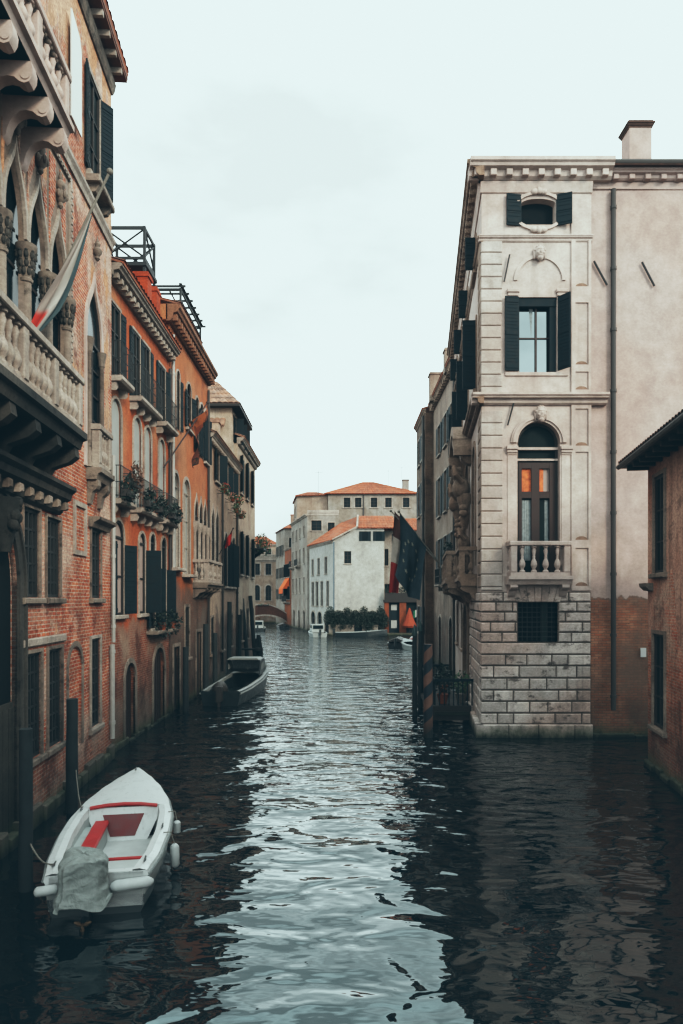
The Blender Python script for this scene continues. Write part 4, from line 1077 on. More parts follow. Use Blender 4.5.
# carved figures, big corbels and balconies of the canal side
def carved(u, z, k, seed):
    random.seed(seed); mb = MB(FS)
    mb.ball(u, .42*k, z+.75*k, .17*k, .17*k, .22*k, 10, 8)
    for j in range(9): a = random.uniform(0, 6.28); mb.ball(u+.17*k*math.cos(a), .42*k+.1*k*math.sin(a), z+.72*k+random.uniform(-.2,.24)*k, .09*k, .09*k, .1*k, 8, 6)
    mb.ball(u, .3*k, z+.3*k, .32*k, .28*k, .36*k, 12, 8, lambda a, b, c: 1+.15*mnoise.noise(Vector((a*3, b*3, c*3+seed))))
    for s in (-1, 1): mb.tube([(u+s*.28*k,.3*k,z+.45*k),(u+s*.42*k,.5*k,z+.65*k),(u+s*.3*k,.55*k,z+.95*k)], [.1*k,.09*k,.07*k], 8)
    mb.lathe(u, .2*k, [(.1*k,z-1.0*k),(.16*k,z-.7*k),(.13*k,z-.4*k),(.24*k,z-.1*k),(.26*k,z+.1*k)], 10)
    for j in range(5): mb.ball(u+random.uniform(-.2,.2)*k, .25*k, z-.2*k-.16*j*k, .14*k, .14*k, .12*k, 8, 6)
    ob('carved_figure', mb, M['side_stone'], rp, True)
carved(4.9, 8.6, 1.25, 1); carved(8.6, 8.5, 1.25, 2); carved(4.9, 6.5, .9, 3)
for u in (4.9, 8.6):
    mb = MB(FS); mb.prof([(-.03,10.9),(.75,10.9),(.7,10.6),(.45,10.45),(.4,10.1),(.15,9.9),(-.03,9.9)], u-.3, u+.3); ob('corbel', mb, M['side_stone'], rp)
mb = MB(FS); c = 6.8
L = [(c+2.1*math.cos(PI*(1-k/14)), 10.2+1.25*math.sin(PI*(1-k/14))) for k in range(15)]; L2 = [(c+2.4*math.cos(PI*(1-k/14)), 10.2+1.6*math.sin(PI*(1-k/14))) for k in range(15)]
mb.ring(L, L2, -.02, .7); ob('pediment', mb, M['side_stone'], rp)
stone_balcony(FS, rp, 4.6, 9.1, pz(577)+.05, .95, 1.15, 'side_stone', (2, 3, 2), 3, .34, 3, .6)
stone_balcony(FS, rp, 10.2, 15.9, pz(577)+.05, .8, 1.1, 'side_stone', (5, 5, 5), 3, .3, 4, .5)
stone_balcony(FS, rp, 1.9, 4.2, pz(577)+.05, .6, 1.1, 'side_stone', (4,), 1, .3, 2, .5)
pipe(FS, rp, 16.9, 0, 18, .07, 'pipe_dark', .1)

# ---------------------------------------------------------------- pink plaster wall house joined to it
FW = Fr(0, YP+.07, 1, 0, 0, -1)
rw = thing('pink_house', 'plain pinkish plaster house with exposed brick below and one long dark drainpipe', 'building', (11.5, YP, 0))
mb = MB(FW); shell(mb, X1-.05, 16.5, 14, -1.2, 18.5, []); ob('wall', mb, M['pink_plaster'], rw)
cornice(FW, rw, px(607), 16.5, pz(168)-.1, .3, .3, 'pink_plaster', (.5, .18, .16, .22))
mb = MB(FW); mb.tube([(px(609),.42,pz(168)-.02),(16.5,.42,pz(168)-.02)], .09, 8); ob('gutter', mb, M['pipe_dark'], rw, True)
mb = MB(); tiles(mb, (px(607), YP-.4, 18.6), (16.5, YP-.4, 18.6), (px(607), YP+6, 19.6), (16.5, YP+6, 19.6), .22, 8); ob('roof', mb, M['tile_old'], rw)
chimney(rw, px(637.5)*1.03, YP+.75, 18.3, pz(127)+.28, .74, .66, 'pink_plaster', False)
mb = MB(); cx2, cy2 = px(637.5)*1.03, YP+.75
for k, (e_, a, b) in enumerate(((.02, 0, .06), (.05, .062, .12), (.08, .122, .18), (.03, .182, .24))): mb.box(cx2-.38-e_, cx2+.38+e_, cy2-.33-e_, cy2+.33+e_, pz(127)+.281+a, pz(127)+.281+b)
ob('chimney_cap', mb, M['terracotta_dark'], rw)
pipe(FW, rw, px(613), .9, pz(190), .085, 'pipe_dark', .12)
for (xa, ya, xb, yb) in ((594, 261, 607, 285), (642, 262, 654.5, 286)):
    mb = MB(FW); mb.tube([(px(xa), .08, pz(ya)), (px(xb), .08, pz(yb))], .035, 6); ob('wall_tie', mb, M['iron'], rw)
mb = MB(FW); mb.box(X1+.05, 9.6, -.05, .12, -.9, .12, .03); mb.box(9.62, 16.4, -.05, .1, -.9, .06, .03); ob('footing', mb, M['dirty_stone'], rw)
mb = MB(FW); mb.tube([(px(681), .02, pz(468)), (px(681), .35, pz(468))], .03, 6); mb.box(px(679), px(684), .3, .5, pz(471), pz(463), .02); ob('wall_lamp', mb, M['iron'], rw)

s_ = ob('wall_sign', (lambda m: (m.box(px(641), px(646.5), .03, .06, pz(657), pz(648)), m)[1])(MB(FW)), M['banner'])
tag(s_, 'small white plate fixed low on the brick beside the old house at right', 'sign')

# ---------------------------------------------------------------- old low house at the right edge
FQ = Fr(8.35, 18.6, -.159, -1, -1, .159)
rq = thing('old_house', 'low weathered brick house with peeling plaster and overhanging tiled eave, at the right edge', 'building', (8.35, 18.6, 0))
H = []
for a, b, z0, z1 in ((.62, 1.5, 5.2, 7.7), (.55, 1.5, 1.2, 3.62), (4.6, 5.6, 5.2, 7.6), (4.6, 5.6, 1.2, 3.6)):
    H.append(window(FQ, rq, hole(a, b, z0, z1, depth=.08), pane='glass_dull', frame='wood_dark', sur=.1, surm='old_trim', silw=.12))
mb = MB(FQ); shell(mb, 0, 9.9, 7, -1.2, 8.15, H); ob('wall', mb, M['old_wall'], rq)
mb = MB(FQ); mb.prof([(-.02,4.95),(.22,4.95),(.2,4.86),(.1,4.76),(-.02,4.74)], -.08, .5); ob('stone_ledge', mb, M['dirty_stone'], rq)
mb = MB(FQ); mb.box(-.35, 9.9, -.3, .62, 8.16, 8.24); 
for k in range(16): mb.box(.0+k*.6, .1+k*.6, .0, .55, 8.03, 8.158)
ob('eave', mb, M['wood_dark'], rq)
mb = MB(FQ); mb.tube([(-.36,.68,8.2),(9.9,.68,8.2)], .07, 8); ob('gutter', mb, M['pipe_dark'], rq, True)
mb = MB(); tiles(mb, FQ.p(-.38,.66,8.26), FQ.p(9.9,.66,8.26), FQ.p(-.38,-4,10.3), FQ.p(9.9,-4,10.3), .2, 14, .06); ob('roof', mb, M['tile_old'], rq)
mb = MB(FQ); random.seed(6); u = -.05
while u < 9.2: l = random.uniform(.5, .9); mb.box(u, u+l-.02, -.05, random.uniform(.05,.12), -.8, random.uniform(.05,.25), .03); u += l
ob('footing', mb, M['dirty_stone'], rq)

# unseen block beside the camera, added to shade the lower left walls
mb = MB(); mb.vprism([(6.9,8.6),(6.2,4.0),(6.2,-16),(14.5,-16),(14.5,8.6)], -1.2, 13); tw = ob('unseen_shade_block', mb, M['old_wall'], rq)
mb = MB(); tiles(mb, (14.8,8.9,13.02), (14.8,-16.3,13.02), (10.5,8.9,14.5), (10.5,-16.3,14.5), .3, 6); tiles(mb, (5.9,-16.3,13.02), (6.2,8.9,13.02), (10.5,-16.3,14.5), (10.5,8.9,14.5), .3, 6); ob('roof', mb, M['tile_old'], tw)
# ---------------------------------------------------------------- the row beyond the palace
e = FS.p(SL, 0, 0)
FR1 = Fr(6.68, 0, 0, 1, -1, 0)
r1 = thing('pale_canal_house', 'narrow pale house with tall chimneys and shuttered windows beyond the white palace', 'building', (6.5, 45, 0))
H = []
for a in (40.6, 43.2, 46.0):
    for z0, z1 in ((5.6, 8.6), (10.2, 12.8), (14.4, 16.4)):
        hh = hole(a, a+1.1, z0, z1); window(FR1, r1, hh, pane='glass_dull', sur=.1, shut=(178, 176), sw=.55, detail=False); H.append(hh)
for a in (41, 45.5): hh = hole(a, a+1.3, -.5, 3.4, 'arch', None, .3); window(FR1, r1, hh, 'glass_dull', sur=.14, sill=False); H.append(hh)
mb = MB(FR1); shell(mb, e[1]+.02, 49.6, 9, -1.2, 18.2, H); ob('wall', mb, M['pale_row'], r1)
cornice(FR1, r1, e[1]+.02, 49.6, 18.6, .35, .45, 'side_stone', (.55, .24, .2, .3))
mb = MB(); tiles(mb, FR1.p(e[1]+.02,.42,18.62), FR1.p(49.6,.42,18.62), FR1.p(e[1]+.02,-4,20), FR1.p(49.6,-4,20), .32, 4); ob('roof', mb, M['tile'], r1)
chimney(r1, 6.6, 41.6, 18.3, 19.6, .7, .7, 'pale_row'); chimney(r1, 6.55, 47.6, 18.3, 20.1, .85, .8, 'pale_row')
iron_balcony(FR1, r1, 42.8, 44.8, 5.5, .6, 1.0)
FR2 = Fr(6.1, 0, 0, 1, -1, 0)
r2 = thing('brown_brick_house', 'brown brick house end with dark openings, farthest of the right bank row', 'building', (5.95, 52, 0))
H = []
for a in (50.6, 53.0):
    for z0, z1 in ((2, 4), (6.5, 9), (11, 13.4), (15, 17)):
        hh = hole(a, a+1.1, z0, z1); window(FR2, r2, hh, pane='glass_dull', sur=.08, shut=(178, 176), sw=.55, detail=False); H.append(hh)
mb = MB(FR2); shell(mb, 49.62, 55.5, 9, -1.2, 18.1, H); ob('wall', mb, M['brown_brick'], r2)
cornice(FR2, r2, 49.62, 55.5, 18.4, .2, .3, 'side_stone')
pipe(FR2, r2, 50.1, 0, 18, .09, 'pipe_dark', .12)
mb = MB(); tiles(mb, FR2.p(49.62,.25,18.42), FR2.p(55.5,.25,18.42), FR2.p(49.62,-4,19.8), FR2.p(55.5,-4,19.8), .35, 4); ob('roof', mb, M['tile'], r2)
# ================================================================== FAR END OF THE CANAL
def quadbox(mb, P, z0, z1, top=True):
    mb.fr = WORLD; mb.vprism(P, z0, z1)
def frame(a, b, out):   # facade frame from point a to b, out = a point on the outside
    dx, dy = b[0]-a[0], b[1]-a[1]; nx, ny = dy, -dx
    if (out[0]-a[0])*nx+(out[1]-a[1])*ny < 0: nx, ny = -nx, -ny
    return Fr(a[0], a[1], dx, dy, nx, ny), math.hypot(dx, dy)
def house(name, label, P, z1, mat, walls, z0=-1):
    """P: footprint; walls: {edge index: [(u0,u1,z0,z1,opts)]}"""
    c = (sum(p[0] for p in P)/len(P), sum(p[1] for p in P)/len(P))
    r = thing(name, label, 'building', (*c, 0)); mb = MB()
    for k in range(len(P)):
        a, b = P[k], P[(k+1) % len(P)]
        F, L = frame(a, b, (2*(a[0]+b[0])/2-c[0], 2*(a[1]+b[1])/2-c[1]))
        hs = []
        for (u0, u1, q0, q1, o) in walls.get(k, []):
            o = dict(o); kk = {x: o.pop(x) for x in ('kind','rise') if x in o}
            h = hole(u0, u1, q0, q1, depth=.2, **kk); hs.append(h)
            if 'detail' not in o: o['detail'] = False
            window(F, r, h, **o)
        mb.fr = F; facade(mb, 0, L, z0, z1, hs)
    mb.fr = WORLD; mb.face([(p[0], p[1], z1) for p in P])
    ob('wall', mb, M[mat], r); return r
def hip(root, P, z, zr, r0, r1, mat='tile_far', pitch=.4, rows=5, over=.4):
    """hipped tile roof over a four-cornered plan; r0-r1 the ridge ends; P[0]-P[1] is the front eave"""
    c = Vector((sum(p[0] for p in P)/4, sum(p[1] for p in P)/4))
    Q = [Vector(p)+(Vector(p)-c).normalized()*over*1.4 for p in P]
    q = [(v.x, v.y, z) for v in Q]; a, b = (*r0, zr), (*r1, zr)
    mb = MB()
    tiles(mb, q[0], q[1], a, b, pitch, rows); tiles(mb, q[1], q[2], b, b, pitch, rows); tiles(mb, q[3], q[0], a, a, pitch, rows); tiles(mb, q[2], q[3], b, a, pitch, rows)
    o = ob('roof', mb, M[mat], root)
    mb = MB()
    for s, e_ in ((q[0], a), (q[1], b), (a, b)):
        if (Vector(s)-Vector(e_)).length > .1: mb.tube([s, e_], .14, 6)
    ob('ridge_tiles', mb, M[mat], o, True)
    return o
W = dict(sur=.12, surm='trim'); WS = dict(sur=.1, surm='trim', shut=(176, 176), sw=.5)
# white house on the corner
PW = [(-1.1,88), (5.5,88), (5.5,98), (-4.6,98)]
xw = house('white_house', 'white rendered house with blank end wall and orange tile roof at the far bend', PW, 12.2, 'white_wall',
  {0: [(1.45,2.35,9.2,10.8,dict(sill=True)), (3.6,4.6,11.9,13.3,WS)][:1],
   3: [(1.2,2.0,8.0,10.2,W),(4.0,4.9,8.0,10.2,W),(7.2,8.1,8.0,10.2,W),(1.2,2.2,3.7,7.0,W),(3.2,4.2,3.7,7.0,W),(5.4,6.3,3.7,7.0,W),(8.0,8.9,3.7,7.0,W),
       (.9,2.8,0.1,2.9,dict(kind='arch',sill=False,sur=.2)),(4.0,5.9,.1,2.9,dict(kind='arch',sill=False,sur=.2)),(7.3,9.2,.1,2.9,dict(kind='arch',sill=False,sur=.2))]})
F, L = frame(PW[0], PW[1], (0, 80))
mb = MB(F); mb.prism([(0,12.19),(6.6,12.19),(6.6,13.7),(3.1,13.7)], -.3, -.002); g_ = ob('gable', mb, M['white_wall'], xw)
for a in (3.75, 5.55):
    mb = MB(F); mb.box(a, a+.75, .0, .03, 12.1, 13.35); w_ = ob('window', mb, M['glass'], xw)
    for s in (-1, 1): mb = MB(F); leaf(mb, a if s < 0 else a+.75, 1 if s < 0 else -1, .38, 176, 12.1, 13.35, detail=False); ob('shutter', mb, M['shutter'], w_)
mb = MB(); tiles(mb, (-1.3,87.7,12.2), (-5.0,98,12.2), (2.0,87.7,14.0), (0,98,15.6), .4, 6); tiles(mb, (2.0,87.7,13.75), (7.3,87.7,13.75), (2.2,92,15.8), (6.8,92,15.8), .4, 5)
tiles(mb, (7.3,87.7,13.75), (7.3,98,13.75), (6.8,92,15.8), (6.8,94,15.8), .4, 5); tiles(mb, (0,98,15.6),(2.0,87.7,13.9),(2.4,96,15.8),(2.2,92,15.8),.4,5); ob('roof', mb, M['tile_far'], xw)
mb = MB(); mb.tube([(2.0,87.6,13.9),(2.2,92,15.9)], .13, 6); mb.tube([(-1.2,87.65,12.25),(2.0,87.65,13.9)], .1, 6); ob('verge', mb, M['trim'], xw, True)
pipe(F, xw, .12, .3, 12.0, .09, 'pipe_blue', .1)
cornice(*[frame(PW[3], PW[0], (-10, 90))[0], xw, 0, 10.5, 12.2, .3, .35, 'trim'])
# pale wing to its right
xv = house('pale_wing_house', 'pale narrow house with dark windows squeezed between white house and right bank', [(5.55,89.5),(13.5,89.5),(13.5,99),(5.55,99)], 13.6, 'grey_wall',
  {0: [(.1,.6,9.0,11.2,{}),(1.6,2.4,11.9,13.2,WS),(.1,.9,3.0,6.6,{}),(2.6,3.4,8.6,10.6,WS),(4.4,5.2,11.6,13.0,WS),(4.4,5.2,8.6,10.6,WS),(6.2,7.0,8.6,10.6,WS)]})
hip(xv, [(5.55,89.5),(13.5,89.5),(13.5,99),(5.55,99)], 13.62, 15.6, (8.2,94), (11,94))
# tall house behind
PT = [(-2.05,104),(11.6,104),(11.6,116),(-2.05,116)]
xt = house('tall_house', 'large pale house with low orange hipped roof, highest in the distance', PT, 20.6, 'grey_wall',
  {0: [(a,a+1.0,18.6,20.1,W) for a in (2.4,4.1,6.5,8.7,11.4)]+[(a,a+1.0,14.2,16.0,W) for a in (2.4,6.5,8.7,11.4)]})
hip(xt, PT, 20.65, 23.4, (3.4,110), (5.2,110), 'tile_far', .45, 6, .5)
F, L = frame(PT[0], PT[1], (0, 90)); pipe(F, xt, 5.4, 12, 20.5, .09, 'pipe_dark', .12)
chimney(xt, 10.0, 106.5, 20.6, 23.1, 1.0, .8, 'grey_wall', True, 'terracotta_dark')
for x, y, z, hgt in ((-3.6,106,21.6,3.0), (7.4,108,22.0,3.2), (9.4,106.4,21.8,3.6)):
    mb = MB(); mb.tube([(x,y,z-1),(x,y,z+hgt)], .04, 5); mb.tube([(x-.5,y,z+hgt-.3),(x+.7,y,z+hgt-.3)], .025, 4)
    for k in range(5): mb.tube([(x-.4+k*.25,y-.3,z+hgt-.3),(x-.4+k*.25,y+.3,z+hgt-.3)], .015, 4)
    ob('antenna', mb, M['iron'], xt)
# terrace house to the left of it
PK = [(-2.1,101.5),(-2.1,112),(-7.8,113),(-5.0,99.5)]
xk = house('terrace_house', 'pale terrace-topped house with many small windows facing the canal, left of the white house', [(-5.0,99.5),(-.4,99.5),(-.4,112),(-8.3,113)], 16.8, 'grey_wall',
  {0: [(.6,2.1,14.6,16.1,W),(3.0,4.0,14.4,15.8,W)],
   3: [(a,a+.9,z,z+h,W) for a in (1.2,4.4,7.6,11.0) for z, h in ((14.0,1.6),(10.0,2.3),(5.6,2.3))]+[(a,a+1.5,.2,3,dict(kind='arch',sill=False,sur=.15)) for a in (2,6.5,10.8)]})
Fk, Lk = frame((-8.3,113), (-5.0,99.5), (-20,100))
cornice(Fk, xk, 0, Lk, 17.05, .35, .35, 'trim'); iron_balcony(Fk, xk, 5.8, 8.6, 9.8, .6, 1.0); iron_balcony(Fk, xk, .8, 2.6, 9.8, .6, 1.0)
mb = MB(); mb.box(-5.0,-.4,99.45,99.7,16.82,17.6)
for k in range(24): mb.box(-4.9+k*.19, -4.8+k*.19, 99.4, 99.449, 17.1, 17.4)
ob('parapet', mb, M['trim'], xk)
xa = house('attic_house', 'raised stucco attic storey with brown stained wall and tiled top above the terrace', [(-6.9,106),(-2.15,105),(-2.15,114),(-8.0,114)], 20.6, 'far_beige',
  {0: [], 3: [(1.2,2.2,17.8,19.4,W),(4.6,5.6,17.8,19.4,W)]}, 16.82)
hip(xa, [(-6.9,106),(-2.15,105),(-2.15,114),(-8.0,114)], 20.62, 21.7, (-5.5,109.5), (-4.0,109.5), 'tile_far', .45, 4, .3)
# orange house, pale house and the closing palace
PO = [(-8.45,113.6),(-3,113.6),(-3,120),(-9.9,119.4)]
xo = house('far_orange_house', 'small orange house with dark balcony by the distant bridge', PO, 13.2, 'far_orange',
  {3: [(a,a+.8,z,z+2.2,dict(sur=.1,shut=(176,90),sw=.4)) for a in (.6,2.4,4.4) for z in (4.6,8.4,10.6) if z != 10.6]})
Fo, Lo = frame(PO[3], PO[0], (-20,110))
iron_balcony(Fo, xo, .3, 5.4, 4.2, .7, 1.0); cornice(Fo, xo, 0, Lo, 13.3, .3, .3, 'trim')
mb = MB(Fo); mb.face([(1.0,.1,8.2),(5.0,.1,8.2),(5.0,1.2,6.4),(1.0,1.2,6.4)]); mb.face([(1.0,1.2,6.4),(5.0,1.2,6.4),(5.0,1.22,5.6),(1.0,1.22,5.6)]); mb.face([(5.0,.1,8.2),(5.0,1.2,6.4),(5.0,.1,6.4)])
ob('awning', mb, M['orange_cloth'], xo)
PN = [(-10.0,119.6),(-4,119.6),(-4,128),(-12.3,128)]
xn = house('narrow_pale_house', 'narrow pale house with chimney standing beyond the small orange house', PN, 17.0, 'grey_wall',
  {3: [(a,a+.9,z,z+1.9,WS) for a in (1.0,3.8,6.4) for z in (4.6,8.4,12.4)], 0: [(.8,1.7,13.6,15.4,W)]})
hip(xn, PN, 17.02, 18.4, (-9.0,124), (-6.5,124), 'tile_far', .45, 4, .3); chimney(xn, -8.6, 122, 17.0, 19.6, 1.0, .9, 'far_beige', True, 'terracotta')
PE = [(-22,133),(-12.6,133),(-12.6,143),(-22,143)]
xe = house('closing_palace', 'beige palace with pale balustrade and arched windows closing the view behind the bridge', PE, 15.2, 'far_beige',
  {0: [(u,u+1.1,z,z+h,dict(sur=.2,surm='trim',**k)) for u in (1.0,3.2,5.0,7.2) for z, h, k in ((9.4,2.2,{}),(4.4,3.0,dict(kind='arch')),(1.6,1.6,{}),(12.9,1.6,{}))]})
Fe, Le = frame(PE[0], PE[1], (-17,120)); cornice(Fe, xe, 0, Le, 12.4, .3, .5, 'trim'); cornice(Fe, xe, 0, Le, 15.3, .4, .4, 'trim')
mb = MB(Fe); mb.box(0, Le, .02, .2, 12.402, 12.55); mb.box(0, Le, .02, .2, 13.2, 13.35)
for k in range(46): mb.box(.1+k*.2, .2+k*.2, .05, .16, 12.551, 13.199)
ob('balustrade', mb, M['trim'], xe); hip(xe, PE, 15.35, 17.2, (-19,138), (-15.5,138), 'tile_far', .45, 4, .4)
iron_balcony(Fe, xe, 2.9, 4.6, 9.2, .5, 1.0)

# footbridge
br = thing('footbridge', 'low arched brick footbridge with pale stone edging over the far end of the canal', 'bridge', (-12.5,117.6,0))
N = 28; Lb0, Lb1 = -17.5, -8.3
def topz(x): return 1.1+2.6*max(0, math.cos((x+13.6)/5.6*PI/2))
def arcz(x): return -.6+2.35*math.sqrt(max(0, 1-((x+13.2)/4.3)**2)) if abs(x+13.2) < 4.3 else -.6
mb = MB(Fr(0, 117.6, 1, 0, 0, -1)); xs = [Lb0+(Lb1-Lb0)*k/N for k in range(N+1)]
for a, b in zip(xs, xs[1:]):
    i = [mb.P(*q) for q in ((a,0,arcz(a)),(b,0,arcz(b)),(b,0,topz(b)),(a,0,topz(a)),(a,-3,arcz(a)),(b,-3,arcz(b)),(b,-3,topz(b)),(a,-3,topz(a)))]
    for f in ((0,1,2,3),(4,5,6,7),(0,1,5,4)): mb.f.append([i[k] for k in f])
    j = [mb.P(*q) for q in ((a,-.25,topz(a)-.7),(b,-.25,topz(b)-.7),(b,-2.75,topz(b)-.7),(a,-2.75,topz(a)-.7))]; mb.f.append(j)
    mb.f.append([i[3],i[2],j[1],j[0]]); mb.f.append([i[7],i[6],j[2],j[3]])
ob('arch', mb, M['bridge_brick'], br)
mb = MB(Fr(0, 117.6, 1, 0, 0, -1))
for f in (arcz, topz):
    L = [(x, f(x)) for x in xs if f is topz or abs(x+13.2) < 4.25]
    mb.ring(L, [(x, z+(.28 if f is arcz else .16)) for x, z in L], -.3 if f is topz else .0, .08)
ob('stone_edging', mb, M['trim'], br)
# garden wall with its hedge, jetty house with orange pillars
mb = MB(Fr(0, 86.2, 1, 0, 0, -1)); mb.box(-1.6, 1.6, -.4, 0, -1, 1.25); mb.box(2.6, 4.6, -.4, 0, -1, 1.25); mb.box(-1.7, 5.6, -1.5, .25, -1, .28)
for a, b in ((-1.65, 1.65), (2.55, 4.65)): mb.box(a, b, -.45, .05, 1.252, 1.36)
gw = thing('garden_wall', 'low pale waterside garden wall with a dark gate gap below the ivy', 'wall', (2,86.2,0)); ob('wall', mb, M['grey_wall'], gw)
mb = MB(Fr(0, 86.2, 1, 0, 0, -1)); mb.box(1.62, 2.58, -.3, -.2, .29, 2.3); 
for k in range(6): mb.box(1.66+k*.16, 1.72+k*.16, -.199, -.15, .3, 2.4)
ob('gate', mb, M['shutter'], gw)
random.seed(21); hd = thing('ivy_hedge', 'dark ivy hedge spilling over the low wall in front of the white house', 'hedge', (2,86.5,0))
mb = MB(); 
for k in range(26):
    x = -1.7+7.2*k/25; mb.leaves(x, 86.6, 2.15+.35*math.sin(k*1.7), .6, .75, 1.05+.3*math.sin(k*.9), 1000, .085)
for k in range(14): mb.leaves(random.uniform(-1.4,5.4), 86.0, random.uniform(.9,1.6), .35, .3, .7, 150, .08)
ob('foliage', mb, M['leaf'], hd)
mb = MB()
for k in range(5): mb.tube([(-1.2+k*1.6,86.6,.2),(-1.1+k*1.6,86.6,1.2),(-.9+k*1.6,86.5,2.3)], [.08,.06,.03], 6)
ob('stem', mb, M['wood_dark'], hd)
jt = thing('jetty_house', 'low waterside shelter with orange brick pillars, dark doorways and planted terrace on top', 'building', (7.5,87.5,0))
Fj = Fr(5.5, 87, 1, 0, 0, -1)
mb = MB(Fj)
for a, b in ((0,.55),(1.9,2.75),(4.2,5.2),(6.6,8.5)): mb.box(a, b, -.6, 0, .3, 4.2)
mb.box(0, 8.5, -6, -.61, .3, 4.2); ob('pillar', mb, M['orange_brick'], jt)
mb = MB(Fj); mb.box(-.1, 8.6, -6, .15, 4.202, 4.5); mb.box(0, 8.5, -.1, .0, 4.5, 5.4); ob('terrace', mb, M['wood_dark'], jt)
for a, b in ((.55,1.9),(2.75,4.2),(5.2,6.6)):
    mb = MB(Fj); mb.box(a+.02, b-.02, -.6, -.45, .31, 4.19); d = ob('door', mb, M['shutter'], jt)
    for q0, q1 in ((.9,1.9),(3.2,3.9)): mb = MB(Fj); mb.box(a+.3, b-.3, -.449, -.42, q0, q1); ob('panel', mb, M['glass_dull'] if a > 2 else M['blind'], d)
mb = MB(Fj); mb.box(-.4, 9, -1, .9, -1, .3); ob('quay', mb, M['dirty_stone'], jt)
random.seed(22)
for k, (x, lab) in enumerate(((6.3,'dark shrub in a planter at the left of the shelter terrace'), (8.0,'dark shrub in a planter in the middle of the shelter terrace'), (9.6,'dark shrub in a planter at the right of the shelter terrace'))):
    pl = thing('terrace_shrub', lab, 'plant', (x,87.4,4.5), 'shrubs on the shelter terrace')
    mb = MB(); mb.lathe(x, 87.5, [(.22,4.5),(.3,5.0),(.32,5.05)], 10); ob('pot', mb, M['terracotta'] if k else M['white_cloth'], pl)
    mb = MB(); mb.leaves(x, 87.4, 5.6, .8, .5, .7, 260, .12); ob('foliage', mb, M['leaf'], pl)
u_ = thing('parasol', 'closed orange red parasol standing on the far quay beside the pillars', 'parasol', (8.6,86.4,.3))
mb = MB(); mb.tube([(8.6,86.4,.3),(8.6,86.4,3.6)], .03, 6); ob('pole', mb, M['wood_dark'], u_)
mb = MB(); mb.lathe(8.6, 86.4, [(.75,1.0),(.9,1.25),(.62,1.9),(.35,2.7),(.08,3.5)], 10); ob('canopy', mb, M['parasol_cloth'], u_)

# ================================================================== WATER, SKY
mb = MB(); mb.face([(-400,-60,0),(400,-60,0),(400,700,0),(-400,700,0)]); struct('water', mb, M['water'])
mb = MB(); mb.box(-400, -9.5, 146, 700, -1, .4); mb.box(14, 400, 112, 700, -1, .4); struct('ground', mb, M['dirty_stone'])

# ================================================================== BOATS
def hull_boat(root, Fb, L, beam, sh0, sh1, prof, matH, matD, deck_t, side, floor, keel=-.35, transom=True):
    """open boat in frame Fb: u forward from the stern, w sideways"""
    NS = 26
    def hb(t):
        for (a, p), (b, q) in zip(prof, prof[1:]):
            if a <= t <= b: k = (t-a)/(b-a); k = k*k*(3-2*k)*.35+k*.65; return (p+(q-p)*k)*beam/2
        return prof[-1][1]*beam/2
    def sz(t): return sh0+(sh1-sh0)*t**2.2
    T = [k/NS for k in range(NS+1)]
    mb = MB(Fb); rows = []
    for t in T:
        b, s = hb(t), sz(t); kz = keel+(.45*max(0, t-.7)/.3 if t > .7 else 0); kz = min(kz, s-.2)
        row = []
        for f, zf in ((1.0, 1.0), (1.03, .93), (.99, .86), (.95, .55), (.8, .2), (.45, .06), (0, 0)): row.append((b*f, kz+(s-kz)*zf))
        rows.append([mb.P(t*L, w, z) for w, z in row]+[mb.P(t*L, -w, z) for w, z in reversed(row[:-1])])
    for A, B in zip(rows, rows[1:]):
        for j in range(len(A)-1): mb.f.append([A[j], B[j], B[j+1], A[j+1]])
    mb.f.append(rows[0])
    hull = ob('hull', mb, matH, root, True)
    # decks: foredeck and side decks with a rolled inner edge
    mb = MB(Fb)
    def dk(t0, t1, inner):
        TT = [t0+(t1-t0)*k/16 for k in range(17)]
        for a, b in zip(TT, TT[1:]):
            for s in (-1, 1):
                if inner:
                    q = [(a*L, s*hb(a)*1.0, sz(a)), (b*L, s*hb(b)*1.0, sz(b)), (b*L, s*(hb(b)-side*.5), sz(b)+.03), (a*L, s*(hb(a)-side*.5), sz(a)+.03)]
                    mb.face(q)
                    mb.face([q[3], q[2], (b*L, s*(hb(b)-side), sz(b)+.02), (a*L, s*(hb(a)-side), sz(a)+.02)])
                    mb.face([(a*L, s*(hb(a)-side), sz(a)+.02), (b*L, s*(hb(b)-side), sz(b)+.02), (b*L, s*(hb(b)-side-.02), sz(b)-.1), (a*L, s*(hb(a)-side-.02), sz(a)-.1)])
                else:
                    m = 5
                    for j in range(m):
                        f0, f1 = j/m, (j+1)/m
                        def cz(t, f): return sz(t)+.07*(1-f*f)*min(1, hb(t)*2)
                        mb.face([(a*L, s*hb(a)*f0, cz(a,f0)), (b*L, s*hb(b)*f0, cz(b,f0)), (b*L, s*hb(b)*f1, cz(b,f1)), (a*L, s*hb(a)*f1, cz(a,f1))])
    dk(0.0, deck_t, True); dk(deck_t, 1.0, False)
    deck = ob('deck', mb, matD, root, True)
    # liner: inner sides and floor
    mb = MB(Fb); TT = [.02+(deck_t-.02)*k/14 for k in range(15)]
    for a, b in zip(TT, TT[1:]):
        for s in (-1, 1):
            mb.face([(a*L, s*(hb(a)-side-.018), sz(a)-.09), (b*L, s*(hb(b)-side-.018), sz(b)-.09), (b*L, s*(hb(b)-side-.1), floor), (a*L, s*(hb(a)-side-.1), floor)])
        mb.face([(a*L, -(hb(a)-side-.1), floor), (b*L, -(hb(b)-side-.1), floor), (b*L, hb(b)-side-.1, floor), (a*L, hb(a)-side-.1, floor)])
    return hull, deck, mb, hb, sz
